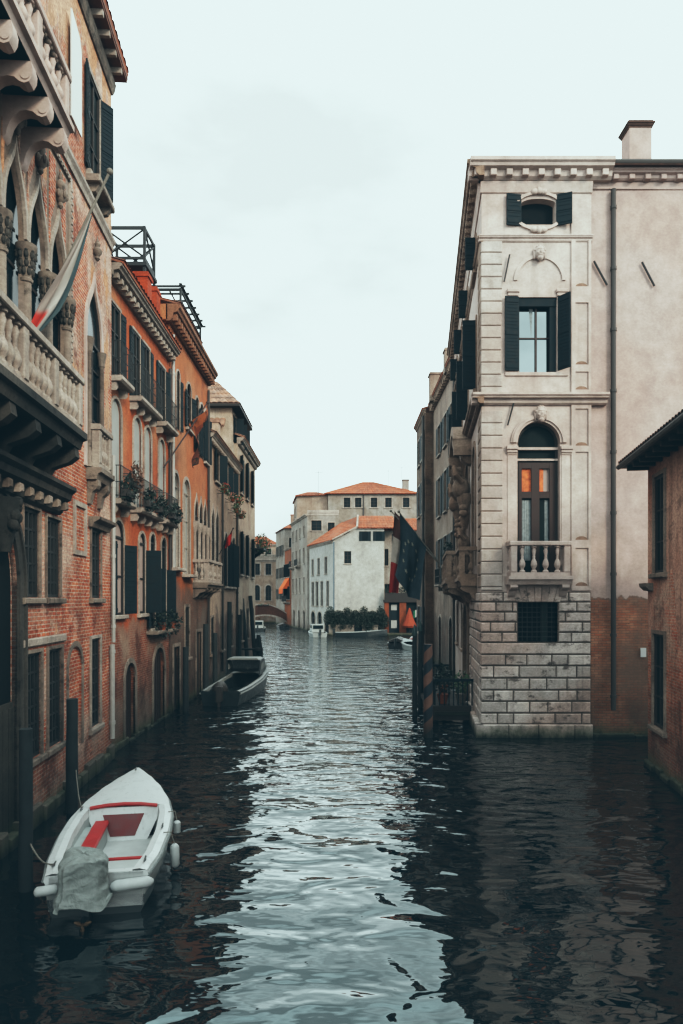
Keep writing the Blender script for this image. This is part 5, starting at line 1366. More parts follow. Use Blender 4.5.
# ---- white motorboat in the foreground
bx, by = -3.5, 9.75; ex, ey = -4.31, 14.45
FM = Fr(bx, by, ex-bx, ey-by, ey-by, -(ex-bx)); BL = math.hypot(ex-bx, ey-by)
mo = thing('motorboat', 'white open motorboat with red trim and grey-covered outboard, moored at front left', 'boat', (bx, by, 0))
PRF = [(0,.8),(.15,.93),(.35,1.0),(.5,.99),(.65,.87),(.78,.66),(.88,.42),(.95,.2),(1,.03)]
hull, deck, lin_, hb, sz = hull_boat(mo, FM, BL, 1.74, .6, .95, PRF, M['boat_hull'], M['boat_white'], .58, .2, .16)
ob('cockpit_liner', lin_, M['boat_inner'], mo)
mb = MB(FM); a = .03; mb.box(.08, .57*BL, -.55, .55, .165, .19); ob('floor', mb, M['boat_floor'], mo)
t0 = .575; uu = t0*BL; b_, s_0 = hb(t0)-.22, sz(t0)
mb = MB(FM); mb.face([(uu,-b_-.1,s_0+.02),(uu,b_+.1,s_0+.02),(uu-.22,b_*.72,.17),(uu-.22,-b_*.72,.17)]); bk = ob('bulkhead', mb, M['boat_white'], mo)
def onb(f, v): return (uu-.22*v-.012, f, s_0+.02-(s_0-.15)*v)
mb = MB(FM); mb.face([onb(-b_*.62,.2), onb(b_*.62,.2), onb(b_*.36,.84), onb(-b_*.36,.84)]); ob('panel', mb, M['maroon'], bk)
mb = MB(FM); mb.tube([(uu-.02,-b_*1.0,s_0+.03),(uu-.0,-b_*.5,s_0+.065),(uu+.01,0,s_0+.075),(uu,b_*.5,s_0+.065),(uu-.02,b_*1.0,s_0+.03)], .035, 8); ob('coaming_trim', mb, M['red'], mo, True)
mb = MB(FM); mb.box(1.2, 2.5, -hb(.35)+.24, -hb(.35)+.62, .19, .47, .02); st_ = ob('side_bench', mb, M['boat_inner'], mo)
mb = MB(FM); mb.box(1.2, 2.6, -hb(.35)+.4, -hb(.35)+.63, .472, .54, .02); ob('cushion', mb, M['red'], st_)
mb = MB(FM); mb.box(.62, 1.0, -.62, .66, .19, .40, .02); sb_ = ob('stern_bench', mb, M['boat_floor'], mo)
mb = MB(FM); mb.box(.985, 1.06, -.1, .62, .3, .425, .02); ob('bench_trim', mb, M['red'], sb_)
mb = MB(FM); mb.box(.0, .16, -hb(0)+.05, hb(0)-.05, .1, .585); ob('transom', mb, M['boat_white'], mo)
mb = MB(FM)
for (t_, s) in ((.93,0),(.56,-1),(.35,1),(.06,-1),(.06,1)):
    w_ = s*(hb(t_)-.1); zz = sz(t_)+(.08 if s == 0 else .03)
    mb.tube([(t_*BL-.1,w_,zz+.03),(t_*BL+.1,w_,zz+.03)], .014, 6); mb.tube([(t_*BL,w_,zz),(t_*BL,w_,zz+.03)], .018, 6)
ob('cleat', mb, M['steel'], mo, True)
for s in (-1, 1):
    mb = MB(FM); T = [k/24 for k in range(25)]; mb.tube([(t_*BL, s*hb(t_)*1.03, sz(t_)-.07) for t_ in T], .028, 6); ob('rubbing_strake', mb, M['boat_grey'], mo, True)
# outboard with its cloth cover
om = MB(FM); om.box(-.2, .08, -.2, .0, .25, .75); om.box(-.28, -.12, -.15, -.05, -.5, .3); om.ball(-.24, -.1, .05, .2, .07, .07, 10, 8)
eng = ob('outboard', om, M['boat_dark'], mo)
mb = MB(FM)
for k in range(3):
    a = 2*PI*k/3+.5; mb.tube([(-.44,-.1,.06),(-.45,-.1+.07*math.cos(a),.06+.07*math.sin(a)),(-.47,-.1+.13*math.cos(a),.06+.13*math.sin(a))], [.012,.035,.012], 6)
mb.tube([(-.38,-.1,.06),(-.5,-.1,.06)], [.03,.015], 8)
ob('propeller', mb, M['brass'], eng, True)
random.seed(12); mb = MB(FM); nu, nv = 26, 15; rows = []     # creased cloth: folds run down from the corners of the hood
fold = [random.uniform(-1, 1) for _ in range(nu)]
for i in range(nv+1):
    v = i/nv; row = []
    for j in range(nu):
        a = 2*PI*j/nu; ca, sa = math.cos(a), math.sin(a); p = 2/3.2
        sx_, sy_ = math.copysign(abs(ca)**p, ca), math.copysign(abs(sa)**p, sa)
        if v < .3: k = v/.3; z = .93-.09*k*k+.07*math.cos(2*a+1)*k; r_ = .97*math.sin(k*PI/2)
        else: k = (v-.3)/.7; z = .84-.6*k+.07*math.cos(2*a+1)*(1-k); r_ = .97+.16*k-.1*math.sin(k*PI)
        f_ = fold[j]*(.07 if v > .25 else .02)*(1+.8*v)+random.uniform(-.045, .045)
        hem = .06*math.sin(4*a+1)+.07*fold[j] if v > .9 else random.uniform(-.025, .025)
        row.append(mb.P(-.12+(.37+.1*max(0, v-.4))*sx_*r_*(1+f_)+.05*v, -.15+.34*sy_*r_*(1+f_), z+hem-.1*sx_*max(0, v-.3)))
    rows.append(row)
for A, B in zip(rows, rows[1:]):
    for j in range(nu):
        q = [A[j], A[(j+1)%nu], B[(j+1)%nu], B[j]]
        if (j+rows.index(A)) % 2: mb.f += [[q[0],q[1],q[2]],[q[0],q[2],q[3]]]
        else: mb.f += [[q[0],q[1],q[3]],[q[1],q[2],q[3]]]
cv_ = ob('motor_cover', mb, M['cover'], mo, True); cv_.data.set_sharp_from_angle(angle=R(60))
s_m = cv_.modifiers.new('soft', 'SUBSURF'); s_m.levels = s_m.render_levels = 2
# ropes and fenders
def fender(p0, p1, r, label):
    f = thing('fender', label, 'fender', p0, 'fenders of the white motorboat'); mb = MB(); a, b = Vector(p0), Vector(p1)
    K = [(0,.3),(.05,.7),(.14,1),(.86,1),(.95,.7),(1,.3)]
    mb.tube([tuple(a.lerp(b, k)) for k, _ in K], [r*q for _, q in K], 14); ob('body', mb, M['fender'], f, True)
    return f
def bp(t_, w_, z_): return FM.p(t_*BL, w_, z_)
f1 = fender(bp(.30, hb(.3)+.13, .46), bp(.30, hb(.3)+.14, .06), .075, 'upright white fender hanging amidships on the right flank of the motorboat')
f2 = fender(bp(.5, hb(.5)+.1, .54), bp(.5, hb(.5)+.1, .3), .065, 'small white fender nearest the bow on the right flank of the motorboat')
f3 = fender(bp(-.02, .2, .43), bp(-.015, .8, .46), .08, 'white fender lying across the stern right of the covered outboard')
f4 = fender(bp(-.02, -.82, .42), bp(-.015, -.5, .44), .07, 'white fender lying across the stern left of the covered outboard')
for f, t_, w_, zt in ((f1,.3,hb(.3)-.05,sz(.3)+.03), (f2,.5,hb(.5)-.05,sz(.5)+.03)):
    a = Vector(f.location); q = bp(t_, w_, zt); mb = MB(); mb.tube([tuple(a), bp(t_, w_+.12, zt), q], .01, 5); ob('rope', mb, M['rope'], f)

# ---- poles
def pole(x, y, z1, r, label, mat='pole_wood', lean=(0,0), group='bare wooden mooring poles', name='mooring_pole', cap=False, z0=-1):
    o = thing(name, label, 'pole', (x, y, 0), group); mb = MB(); n = 9
    P = []; rr = []
    for k in range(n): f = k/(n-1); P.append((x+lean[0]*f+random.uniform(-.006,.006), y+lean[1]*f, z0+(z1-z0)*f)); rr.append(r*(1.05-.12*f)*random.uniform(.97,1.03))
    mb.tube(P, rr, 14); s = ob('shaft', mb, M[mat], o, True)
    if mat == 'striped': s.location = (0,0,0)
    if cap: mb = MB(); mb.lathe(x+lean[0], y+lean[1], [(r*1.0,z1+.002),(r*1.15,z1+.1),(r*.9,z1+.22),(r*.3,z1+.42),(.01,z1+.45)], 12); ob('cap', mb, M['pole_cap'], o, True)
    return o
M['pole_cap'] = plain('verdigris_cap', lin('#3b5150'), .6, .3, .3)
p1 = pole(-4.9, 10.6, 2.5, .105, 'dark wooden mooring pole at left edge beside the motorboat stern')
p2 = pole(-5.72, 14.5, 2.4, .125, 'dark wooden mooring pole against the brick wall behind the motorboat')
mb = MB(); A, B = Vector((-4.85, 10.6, .75)), Vector(bp(.06, -hb(.06)+.1, sz(.06)+.06))
rp_ = ob('mooring_rope', (lambda m: (m.tube([tuple(A.lerp(B, k/8)-Vector((0,0,.12*math.sin(PI*k/8)))) for k in range(9)], .012, 5), m)[1])(MB()), M['rope']); tag(rp_, 'pale rope from the left edge pole to the motorboat stern', 'rope')
A, B = Vector((-5.62, 14.45, .9)), Vector(bp(.56, -hb(.56)+.1, sz(.56)+.06))
rp2 = ob('mooring_rope', (lambda m: (m.tube([tuple(A.lerp(B, k/8)-Vector((0,0,.15*math.sin(PI*k/8)))) for k in range(9)], .012, 5), m)[1])(MB()), M['rope']); tag(rp2, 'pale rope from the pole by the wall to the motorboat side', 'rope')
for x, y, z, r, lab, ln in ((-6.3,27.6,2.6,.12,'short dark pole by the first water door of the tall orange house',(0,0)),
    (-6.2,31.2,3.4,.13,'dark pole standing before the stone balcony of the tall orange house',(0,0)),
    (-6.15,33.2,2.9,.12,'dark pole just beyond the stone balcony of the tall orange house',(0,0)),
    (-6.2,37.5,4.4,.13,'tall dark pole against the base of the beige house',(.05,0)),
    (-6.2,41.6,3.6,.12,'dark pole near the far end of the beige house',(0,0)),
    (-6.3,46.6,4.6,.15,'thick leaning pole at the base of the cream corner house',(-.5,0)),
    (-6.1,49.0,4.8,.15,'tall leaning pole at the far corner of the cream house',(-.45,0))):
    pole(x, y, z, r, lab, lean=ln, group='poles along the left bank walls')
st = pole(2.84, 22.4, 3.05, .155, 'thick striped blue and brown mooring pole before the palace landing', 'striped', group=None, name='striped_pole')
for x, y, z, r, lab, m in ((2.85,26.6,3.1,.095,'dark capped pole standing right behind the striped one','pole_wood'),(3.3,28.6,3.2,.095,'capped pole farthest behind the striped one, by the landing','pole_wood')):
    pole(x, y, z, r, lab, m, group='capped poles behind the striped pole', cap=True)
# dolphin of lashed piles with two rails
dl = thing('pile_cluster', 'dark lashed wooden piles with two rails standing out in the canal at left', 'pole', (-5.35,43.9,0))
for k, (x, y) in enumerate(((-5.55,43.9),(-5.2,43.9),(-5.37,44.15))):
    mb = MB(); mb.tube([(x,y,-1),(x*.99-.05,y,1.2),(-5.37+(x+5.37)*.3,y,2.0+.12*k)], [.16,.15,.13], 10); ob('pile', mb, M['pole_wood'], dl, True)
for z in (.75, 1.35):
    mb = MB(); mb.tube([(-5.4,43.75,z),(-6.7,43.75,z)], .07, 6); ob('rail', mb, M['pole_wood'], dl)
mb = MB(); mb.lathe(-5.37, 43.97, [(.3,1.2),(.32,1.25),(.32,1.4),(.3,1.45)], 12); ob('band', mb, M['iron'], dl)

# ---- dark work boat moored at the left bank
FWk = Fr(-5.15, 29.0, .7, 9.0, 9.0, -.7)
wk = thing('workboat', 'dark open workboat with windscreen and pale covered foredeck moored along left bank', 'boat', (-5.15,29,0))
h_, d_, l_, hb2, sz2 = hull_boat(wk, FWk, 8.6, 1.95, .62, 1.05, [(0,.86),(.2,.97),(.5,1.0),(.7,.92),(.85,.62),(.95,.28),(1,.04)], M['boat_dark'], M['boat_grey'], .62, .16, .12)
ob('liner', l_, M['boat_dark'], wk)
u1 = .62*8.6
mb = MB(FWk)
for s in (-1, 1):
    mb.prism([(u1-1.1,.85),(u1+.2,.9),(u1+.2,1.5),(u1+.0,1.62),(u1-.9,1.55)], s*.82-.03, s*.82+.03)
mb.box(u1+.12, u1+.2, -.78, .78, .9, 1.05); mb.box(u1-.05, u1+.03, -.79, .79, 1.5, 1.58); cb = ob('cabin', mb, M['boat_dark'], wk)
mb = MB(FWk); mb.face([(u1+.16,-.76,1.05),(u1+.16,.76,1.05),(u1,.76,1.5),(u1,-.76,1.5)]); ob('windscreen', mb, M['curtain'], cb)
for s in (-1, 1): mb = MB(FWk); mb.prism([(u1-.75,1.08),(u1-.05,1.1),(u1-.1,1.42),(u1-.65,1.4)], s*.82-.045, s*.82+.045); ob('side_window', mb, M['boat_grey'], cb)
mb = MB(FWk); mb.prof([(-.8,1.58),(-.7,1.66),(.7,1.66),(.8,1.58)], u1-1.0, u1+.05); ob('roof', mb, M['boat_grey'], cb)
mb = MB(FWk); mb.ball(u1+1.3, 0, 1.05, 1.2, .72, .42, 16, 10, lambda a, b, c: 1+.08*mnoise.noise(Vector((a*3, b*3, c*3)))); ob('bow_cover', mb, M['cover'], wk, True)
mb = MB(FWk); mb.ball(1.3, -.35, .5, .5, .35, .38, 14, 10, lambda a, b, c: 1+.1*mnoise.noise(Vector((a*4, b*4, c*4)))); ob('covered_engine', mb, M['pipe_dark'], wk, True)
mb = MB(FWk); mb.box(-.3, .05, -.12, .12, .2, .85, .03); mb.box(-.28, -.12, -.05, .05, -.5, .2); ob('outboard', mb, M['pipe_dark'], wk)
for s in (-1, 1): mb = MB(FWk); T = [k/20 for k in range(21)]; mb.tube([(t_*8.6, s*hb2(t_)*1.03, sz2(t_)-.1) for t_ in T], .045, 6); ob('rubbing_strake', mb, M['boat_grey'], wk, True)

# ---- small boats in the distance
def small_boat(x, y, ang, L, beam, matH, matD, label, cabin=0, group=None, name='moored_boat', cover=None):
    F = Fr(x, y, math.cos(ang), math.sin(ang), -math.sin(ang), math.cos(ang))
    r = thing(name, label, 'boat', (x, y, 0), group)
    hu, de, li, hbx, szx = hull_boat(r, F, L, beam, .5, .85, [(0,.8),(.3,1),(.6,.92),(.8,.6),(1,.04)], M[matH], M[matD], .6, .14, .15)
    ob('liner', li, M['boat_inner'], r)
    if cabin:
        mb = MB(F); mb.prism([(L*.3,.5),(L*.72,.6),(L*.66,1.1),(L*.55,1.5),(L*.32,1.5)], -beam*.34, beam*.34); c = ob('cabin', mb, M[matD], r)
        for s in (-1, 1): mb = MB(F); mb.prism([(L*.36,1.0),(L*.6,1.0),(L*.54,1.38),(L*.36,1.38)], s*beam*.34-.01, s*beam*.34+.012); ob('side_window', mb, M['glass'], c)
        mb = MB(F); mb.box(L*.295, L*.3+.001, -beam*.28, beam*.28, .95, 1.38); ob('rear_window', mb, M['glass'], c)
    if cover:
        mb = MB(F); mb.prof([(-beam*.46,.62),(0,1.0),(beam*.46,.62)], L*.08, L*.6); ob('cover', mb, M[cover], r)
    mb = MB(F); mb.box(-.3, .02, -.12, .12, .25, .95, .03); mb.box(-.26, -.14, -.05, .05, -.4, .25); ob('outboard', mb, M['boat_dark'], r)
    mb = MB(F); mb.box(L*.22, L*.3, -beam*.38, beam*.38, .15, .45); ob('thwart', mb, M['wood_brown'], r)
    return r
small_boat(-2.6, 82.5, R(100), 5.5, 2.2, 'boat_far', 'boat_far', 'white cabin boat moored in front of the white house arcade', 1)
small_boat(-.8, 84.3, R(4), 6.5, 1.5, 'boat_dark', 'boat_grey', 'low dark boat lying along the garden wall below the ivy', 0)
small_boat(6.9, 60.0, R(100), 5.0, 1.9, 'boat_far', 'boat_far', 'white open boat moored off the right bank beyond the flags', 0, 'boats moored off the right bank')
small_boat(5.0, 63.0, R(80), 5.0, 1.8, 'boat_dark', 'boat_grey', 'dark boat with covered seats, leftmost of the right bank moorings', 0, 'boats moored off the right bank', cover='pipe_dark')
small_boat(7.9, 65.5, R(95), 5.0, 1.8, 'boat_grey', 'boat_far', 'grey boat with maroon cover behind the white open boat at right', 0, 'boats moored off the right bank', cover='maroon')
small_boat(-11.8, 96, R(95), 6, 2.2, 'boat_dark', 'boat_far', 'dark hulled cabin boat near the left wall before the footbridge', 1)
small_boat(-8.6, 103, R(100), 6, 2.0, 'boat_dark', 'boat_dark', 'dark boat moored by the right end of the footbridge', 0, cover='pipe_dark')

# ---- palace landing on the right
ld = thing('landing_stage', 'dark timber landing stage with railings at the palace water gate', 'jetty', (4.2,26,0))
mb = MB(); mb.box(3.3, 4.75, 25.0, 31.0, .45, .62); mb.box(3.35, 4.75, 24.97, 24.999, .1, .6); dk_ = ob('platform', mb, M['wood_dark'], ld)
mb = MB(); mb.box(3.4, 4.7, 24.9, 24.965, .3, .42); ob('step', mb, M['old_door'], ld)
for y in (25.1, 30.8):
    mb = MB(); mb.box(3.4, 4.85, y-.04, y+.04, 1.5, 1.6)
    for k in range(9): mb.box(3.42+k*.17, 3.46+k*.17, y-.02, y+.02, .62, 1.5)
    ob('railing', mb, M['shutter'], ld)
mb = MB(); mb.box(3.38, 3.46, 25.2, 30.7, 1.5, 1.6)
for k in range(30): mb.box(3.4, 3.44, 25.25+k*.18, 25.29+k*.18, .62, 1.5)
ob('railing', mb, M['shutter'], ld)
for x in (3.5, 4.6):
    for y in (25.3, 30.6): mb = MB(); mb.tube([(x,y,-1),(x,y,.45)], .1, 8); ob('pile', mb, M['pole_wood'], ld)
random.seed(31)
for k, (x, y, m, lab) in enumerate(((3.8,25.6,'leaf','dark shrub in a pot at the left front of the landing stage'),(4.5,25.7,'leaf_green','pale leaved plant in a pot at the right front of the landing stage'),(4.2,28.2,'leaf','dark shrub in a pot at the back of the landing stage'))):
    pl = thing('potted_plant', lab, 'plant', (x,y,.62), 'plants on the landing stage')
    mb = MB(); mb.lathe(x, y, [(.14,.62),(.22,.95),(.24,.98)], 12); ob('pot', mb, M['terracotta'] if k != 1 else M['trim'], pl, True)
    mb = MB(); mb.leaves(x, y, 1.35, .38, .35, .5, 160, .08); ob('foliage', mb, M[m], pl)

# ================================================================== FLAGS
def cloth(F_, mat, root, n=22, m=14, name='cloth', both=None):
    """F_(a,b) -> point, a across the bands, b down"""
    mb = MB(); g_ = [[None]*(m+1) for _ in range(n+1)]
    for i in range(n+1):
        for j in range(m+1): mb.v.append(tuple(F_(i/n, j/m))); g_[i][j] = len(mb.v)-1
    for i in range(n):
        for j in range(m):
            mb.f.append([g_[i][j], g_[i+1][j], g_[i+1][j+1], g_[i][j+1]])
            mb.uv[len(mb.f)-1] = [(i/n, j/m), ((i+1)/n, j/m), ((i+1)/n, (j+1)/m), (i/n, (j+1)/m)]
    return ob(name, mb, mat, root, True)
def flag_pole(root, a, b, r=.025, mat='rope'):
    mb = MB(); mb.tube([a, b], [r, r*.8], 8); mb.ball(*b, r*2, r*2, r*2, 8, 6); ob('pole', mb, M[mat], root, True)
# drape on the brick palace
fl = thing('flag', 'pale grey flag ending in red, drooping from pole on the brick palace', 'flag', (-6.2,14.6,11.0))
flag_pole(fl, (-6.15,14.5,11.05), (-4.92,14.5,13.6), .035, 'rope')
def drape(a, b):     # a from the tip at the pole down to the red end, b across
    A = Vector((-5.3,14.45,12.65)); B = Vector((-5.72,12.55,9.35))
    c = A.lerp(B, a); wd = .05+.36*math.sin(min(1, a*1.25)*PI*.55)**1.3*(1 if a < .7 else 1-(a-.7)*1.9)
    return c+Vector((.8,.35,-.1))*wd*(b-.5)+Vector((.22,-.3,0))*math.sin(b*8+a*5)*.6*wd+Vector((.1,.1,0))*math.sin(b*15-a*3)*.3*wd+Vector((0,0,-.25*math.sin(PI*a)))
cloth(drape, M['teal_drape'], fl, 30, 14)
# EU flag and tricolour off the palace balcony
R0 = Vector((5.02,34.6,6.3)); T0 = Vector((2.85,34.0,8.9))
ef = thing('flag', 'dark blue flag with ring of stars hanging off the right bank', 'flag', tuple(R0))
flag_pole(ef, tuple(R0), tuple(T0), .035)
def euf(a, b):
    top = T0.lerp(R0, .02+.64*a)
    bot = Vector((2.66+1.14*a, 34.0+.1*a, 5.75-1.3*a-.25*math.sin(a*PI)))
    q = top.lerp(bot, b)
    return q+Vector((.12*math.sin(b*3)*(1-a)+.07*math.sin(a*11+b*3)*b, .3*math.sin(a*9+b*2.2)*(b*.8+.15)+.1*math.sin(a*19-b*3)*b, .06*math.sin(a*9)*b))
cloth(euf, M['eu_blue'], ef, 26, 22)
mb = MB()
for k in range(12):
    th = 2*PI*k/12; ca, cb = .5+.3*math.sin(th), .5-.27*math.cos(th)
    pts = []
    for j in range(10):
        r_ = .06 if j % 2 == 0 else .025; q = 2*PI*j/10; pts.append((ca+r_*math.sin(q)*.85, cb-r_*math.cos(q)*.6))
    for s in (-1, 1): mb.face([tuple(euf(a, b)+Vector((0, s*.02, 0))) for a, b in pts])
ob('star_ring', mb, M['star'], ef)
R1, T1 = Vector((5.2,36.2,6.4)), Vector((2.6,36.0,9.2))
tf = thing('flag', 'green white red flag hanging partly behind the dark blue flag', 'flag', tuple(R1))
flag_pole(tf, tuple(R1), tuple(T1), .035)
def itf(a, b):
    top = T1.lerp(R1, .02+.55*(1-a) if False else .02+.3*b); 
    q = Vector((T1.x+.2+.5*b-.3*a, 36.0+.15*math.sin(b*6+a*3), T1.z-.55*b-4.3*a*(1-.12*b)))
    return q
M['tricolour_h'] = bands('long_tricolour_cloth', [lin('#5b3a34'), lin('#bdb4aa'), lin('#a8342e')], [.3, .62])
cloth(itf, M['tricolour_h'], tf, 26, 10)
# red and gold banner on the left bank
RL, TL = Vector((-6.6,26.4,8.9)), Vector((-5.72,29.1,12.9))
lf = thing('flag', 'red and gold patterned flag with dark tails hanging from pole on the orange houses', 'flag', tuple(RL))
RL = Vector((-6.3,24.2,9.2)); TL = Vector((-5.3,27.0,12.3))
flag_pole(lf, tuple(RL), tuple(TL), .03, 'wood_brown')
def lionf(a, b):
    top = TL.lerp(RL, .05+.5*(1-b)) if False else TL.lerp(RL, .03+.34*b)
    return top+Vector((-.25*a*math.sin(a*2)+.35*a*(b-.5), .35*a-1.1*a*(.5-b), -2.3*a*(1-.35*b)))+Vector((.12*math.sin(a*7+b*5), .1*math.cos(a*6+b*4), 0))
cloth(lionf, M['lion_flag'], lf, 26, 14)
rf = thing('flag', 'small plain red flag on a short pole near the beige house gothic windows', 'flag', (-6.6,36.9,6.0))
flag_pole(rf, (-6.7,37.4,7.0), (-5.9,37.2,8.4), .025, 'wood_dark')
cloth(lambda a, b: Vector((-5.95-.3*a-.12*b, 37.2+.06*math.sin(a*6+b*3), 8.3-.45*a-.8*b*(1-.3*a))), M['red_cloth'], rf, 12, 10)
tf2 = thing('flag', 'tiny green white red flag on an upright pole at the far quay', 'flag', (9.3,86.2,.3))
flag_pole(tf2, (9.9,86.2,.3), (9.9,86.2,3.6), .03, 'trim')
cloth(lambda a, b: Vector((9.9-.8*(1-a)*.9-.1, 86.2+.1*math.sin(a*6), 3.4-.9*b-.3*(1-a))), M['tricolour'], tf2, 12, 8)

# ================================================================== POTS AND PLANTS
random.seed(41)
def planter(F, u, w, z, lab, n=120, ru=.5, rz=.35, box=True, leafm='leaf', flower=None, group='planters on the left bank balconies', fall=.2, lw=.2):
    p = thing('planter', lab, 'planter', F.p(u, w, z), group)
    mb = MB(F)
    if box: mb.vprism([(u-ru*.8,w-.1),(u+ru*.8,w-.1),(u+ru*.8,w+.1),(u-ru*.8,w+.1)], z, z+.2)
    else: mb.lathe(u, w, [(.1,z),(.16,z+.24),(.18,z+.26)], 12)
    ob('pot', mb, M['terracotta'] if not box else M['pipe_dark'], p, not box)
    mb = MB(F); mb.leaves(u, w+.02, z+.3-fall*.3, ru, lw, rz, n, .07); ob('foliage', mb, M[leafm], p)
    if flower: mb = MB(F); mb.leaves(u, w+.06, z+.36, ru*.8, lw, rz*.7, n//3, .05); ob('flowers', mb, M[flower], p)
    return p
planter(FB, 20.0, .5, 7.5, 'dark trailing plants on the first lower iron balcony of the orange house', 200, .45, .5)
planter(FB, 20.75, .5, 7.9, 'tall reddish bushy plant at the end of the first lower iron balcony', 200, .3, .6, leafm='leaf_brown')
planter(FB, 22.2, .5, 7.5, 'dark box of plants at the near end of the middle lower balcony', 200, .45, .45)
planter(FB, 23.7, .52, 7.5, 'dark box of plants at the far end of the middle lower balcony', 220, .5, .4)
planter(FB, 25.6, .52, 7.5, 'long dark box of hanging plants on the third lower iron balcony', 240, .75, .4)
planter(FB, 24.6, .3, 3.42, 'rounded grey green bush on the ledge before the shuttered arches', 260, .6, .5, box=False, lw=.35)
planter(FB, 26.0, .3, 3.42, 'dark leafy plant at the far end of the shuttered arches ledge', 220, .5, .5, box=False, lw=.35)
for k, (u, w, z, fl_, lab) in enumerate(((37.0,.4,10.3,'flower_red','red flowered pot under the first upper window of the beige house'),(39.6,.45,10.2,'flower_pink','pink flowered pot left below the middle upper windows of the beige house'),(40.6,.5,9.7,None,'bare leafy pot hanging lowest under the middle upper windows'),(41.6,.5,10.3,'flower_red','red flowered pot right below the middle upper windows'),(42.6,.5,9.6,'flower_pink','pink flowered pot hanging at the far end of the beige house'))):
    planter(FD, u, w, z, lab, 110, .35, .3, False, 'leaf_green', fl_, 'flower pots on the beige house', lw=.3)
    b_ = MB(FD); b_.tube([(u,0,z+.2),(u,w,z-.02)], .015, 5); b_.tube([(u,0,z-.02),(u,w,z-.02)], .015, 5); ob('bracket', b_, M['iron'], bpy.data.objects[[o.name for o in bpy.data.objects if o.name.startswith('planter')][-1]] if False else rd)
for k, (u, w, z, fl_, lab) in enumerate(((50.9,.5,8.4,'flower_red','red flowered box at the near side of the cream corner house'),(51.9,.6,8.7,'flower_pink','large pink flowering bush hanging from the cream corner house'),(52.7,.8,8.4,'flower_red','outermost green and red flower box at the canal corner of the cream house'))):
    planter(FE, u, w, z, lab, 320, .6, .75, True, 'leaf_green', fl_, 'flower boxes on the cream corner house', lw=.5)
mb = MB(FE); mb.box(50.4, 53.2, -.02, .95, 8.25, 8.36); mb.prof([(0,8.25),(.8,8.25),(0,7.7)], 50.6, 50.75); mb.prof([(0,8.25),(.8,8.25),(0,7.7)], 52.6, 52.75); ob('balcony', mb, M['iron'], re)
random.seed(43)
planter(FS, 6.8, .8, pz(577)+1.22, 'dark green plants along the rail of the palace water gate balcony', 220, .9, .3, True, group='plants on the palace side balconies')
planter(FS, 12.0, .7, pz(577)+1.17, 'dark green plants on the far side balcony of the palace', 200, .9, .3, True, group='plants on the palace side balconies')
FBr = Fr(0, 117.6, 1, 0, 0, -1)
planter(FBr, -14.0, .1, 3.5, 'small box of red flowers at the left on the footbridge parapet', 60, .5, .3, True, 'leaf_green', 'flower_red', 'flower boxes on the footbridge')
planter(FBr, -12.9, .1, 3.5, 'small box of red flowers at the right on the footbridge parapet', 60, .5, .3, True, 'leaf_green', 'flower_red', 'flower boxes on the footbridge')

# ================================================================== LIGHT, SKY, CAMERA
w = bpy.data.worlds.new('World'); scene.world = w; w.use_nodes = True
nt = w.node_tree; nt.nodes.clear()
out = nt.nodes.new('ShaderNodeOutputWorld'); bg = nt.nodes.new('ShaderNodeBackground'); bg.inputs['Strength'].default_value = .1
sky = nt.nodes.new('ShaderNodeTexSky'); sky.sky_type = 'NISHITA'; sky.sun_disc = False
SUN_EL, SUN_AZ = 27, 142        # azimuth clockwise from +Y: behind the camera, to the right
sky.sun_elevation = R(SUN_EL); sky.sun_rotation = R(SUN_AZ); sky.dust_density = 4; sky.air_density = 1.4
hs = nt.nodes.new('ShaderNodeHueSaturation'); hs.inputs['Saturation'].default_value = .35; nt.links.new(sky.outputs[0], hs.inputs['Color'])
tcw = nt.nodes.new('ShaderNodeTexCoord'); mp = nt.nodes.new('ShaderNodeMapping'); mp.inputs['Scale'].default_value = (1.2,1.2,3.0); nt.links.new(tcw.outputs['Generated'], mp.inputs[0])
cn = nt.nodes.new('ShaderNodeTexNoise'); cn.inputs['Scale'].default_value = 2.2; cn.inputs['Detail'].default_value = 7; nt.links.new(mp.outputs[0], cn.inputs['Vector'])
cr = nt.nodes.new('ShaderNodeMapRange'); cr.inputs[1].default_value = .35; cr.inputs[2].default_value = .7; cr.inputs[3].default_value = .34; cr.inputs[4].default_value = 1.12; nt.links.new(cn.outputs['Fac'], cr.inputs[0])
cl = nt.nodes.new('ShaderNodeMix'); cl.data_type = 'RGBA'; cl.inputs[0].default_value = .86       # thin overcast veil over the blue
nt.links.new(hs.outputs[0], cl.inputs[6]); cl.inputs[7].default_value = (66, 69, 68, 1)
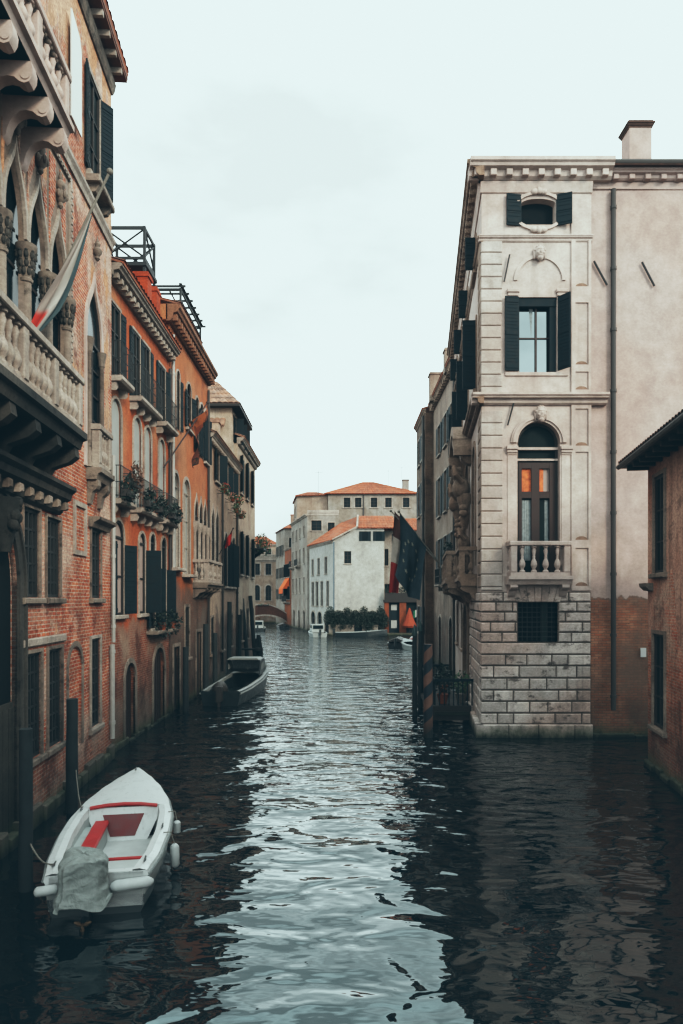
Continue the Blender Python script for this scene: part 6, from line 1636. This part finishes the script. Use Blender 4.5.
mu = nt.nodes.new('ShaderNodeVectorMath'); mu.operation = 'SCALE'; nt.links.new(cl.outputs[2], mu.inputs[0]); nt.links.new(cr.outputs[0], mu.inputs['Scale'])
nt.links.new(mu.outputs[0], bg.inputs['Color']); nt.links.new(bg.outputs[0], out.inputs[0])
sl = bpy.data.lights.new('sun', 'SUN'); sl.energy = 5.0; sl.angle = R(12); sl.color = (1, .78, .62)
so = bpy.data.objects.new('sun', sl); COL.objects.link(so); so.location = (10, -20, 40)
d = Vector((math.sin(R(SUN_AZ))*math.cos(R(SUN_EL)), math.cos(R(SUN_AZ))*math.cos(R(SUN_EL)), math.sin(R(SUN_EL))))
so.rotation_euler = (-d).to_track_quat('-Z', 'Y').to_euler()
cd = bpy.data.cameras.new('camera'); co = bpy.data.objects.new('camera', cd); COL.objects.link(co); scene.camera = co
co.location = (0, 0, HC); co.rotation_euler = (R(90), 0, 0)
cd.sensor_fit = 'VERTICAL'; cd.sensor_height = 36; cd.sensor_width = 36; cd.lens = 24.0; cd.shift_y = (HOR-512)/1024; cd.clip_end = 2000; cd.clip_start = .1
scene.view_settings.view_transform = 'Standard'; scene.view_settings.look = 'None'; scene.view_settings.exposure = 0
vs = scene.view_settings; vs.use_curve_mapping = True; cm = vs.curve_mapping       # film response: soft shoulder, faded teal blacks
cm.white_level = (4, 4, 4); cm.extend = 'HORIZONTAL'
for ch, lo, hi in ((0, .0032, .8), (1, .0095, .905), (2, .0132, .905)):
    cv = cm.curves[ch]; pts = [(0, 0), (.0275, .07), (.066, .205), (.1375, .46), (.2475, .72), (.385, .89), (.55, .96), (1, 1)]
    while len(cv.points) < len(pts): cv.points.new(.5, .5)
    for p_, (x_, y_) in zip(cv.points, pts): p_.location = (x_, lo+(hi-lo)*y_)
cm.update()
scene.render.engine = 'CYCLES'; scene.cycles.use_denoising = True; scene.cycles.max_bounces = 6; scene.cycles.diffuse_bounces = 3; scene.cycles.glossy_bounces = 4
scene.cycles.caustics_reflective = False; scene.cycles.caustics_refractive = False
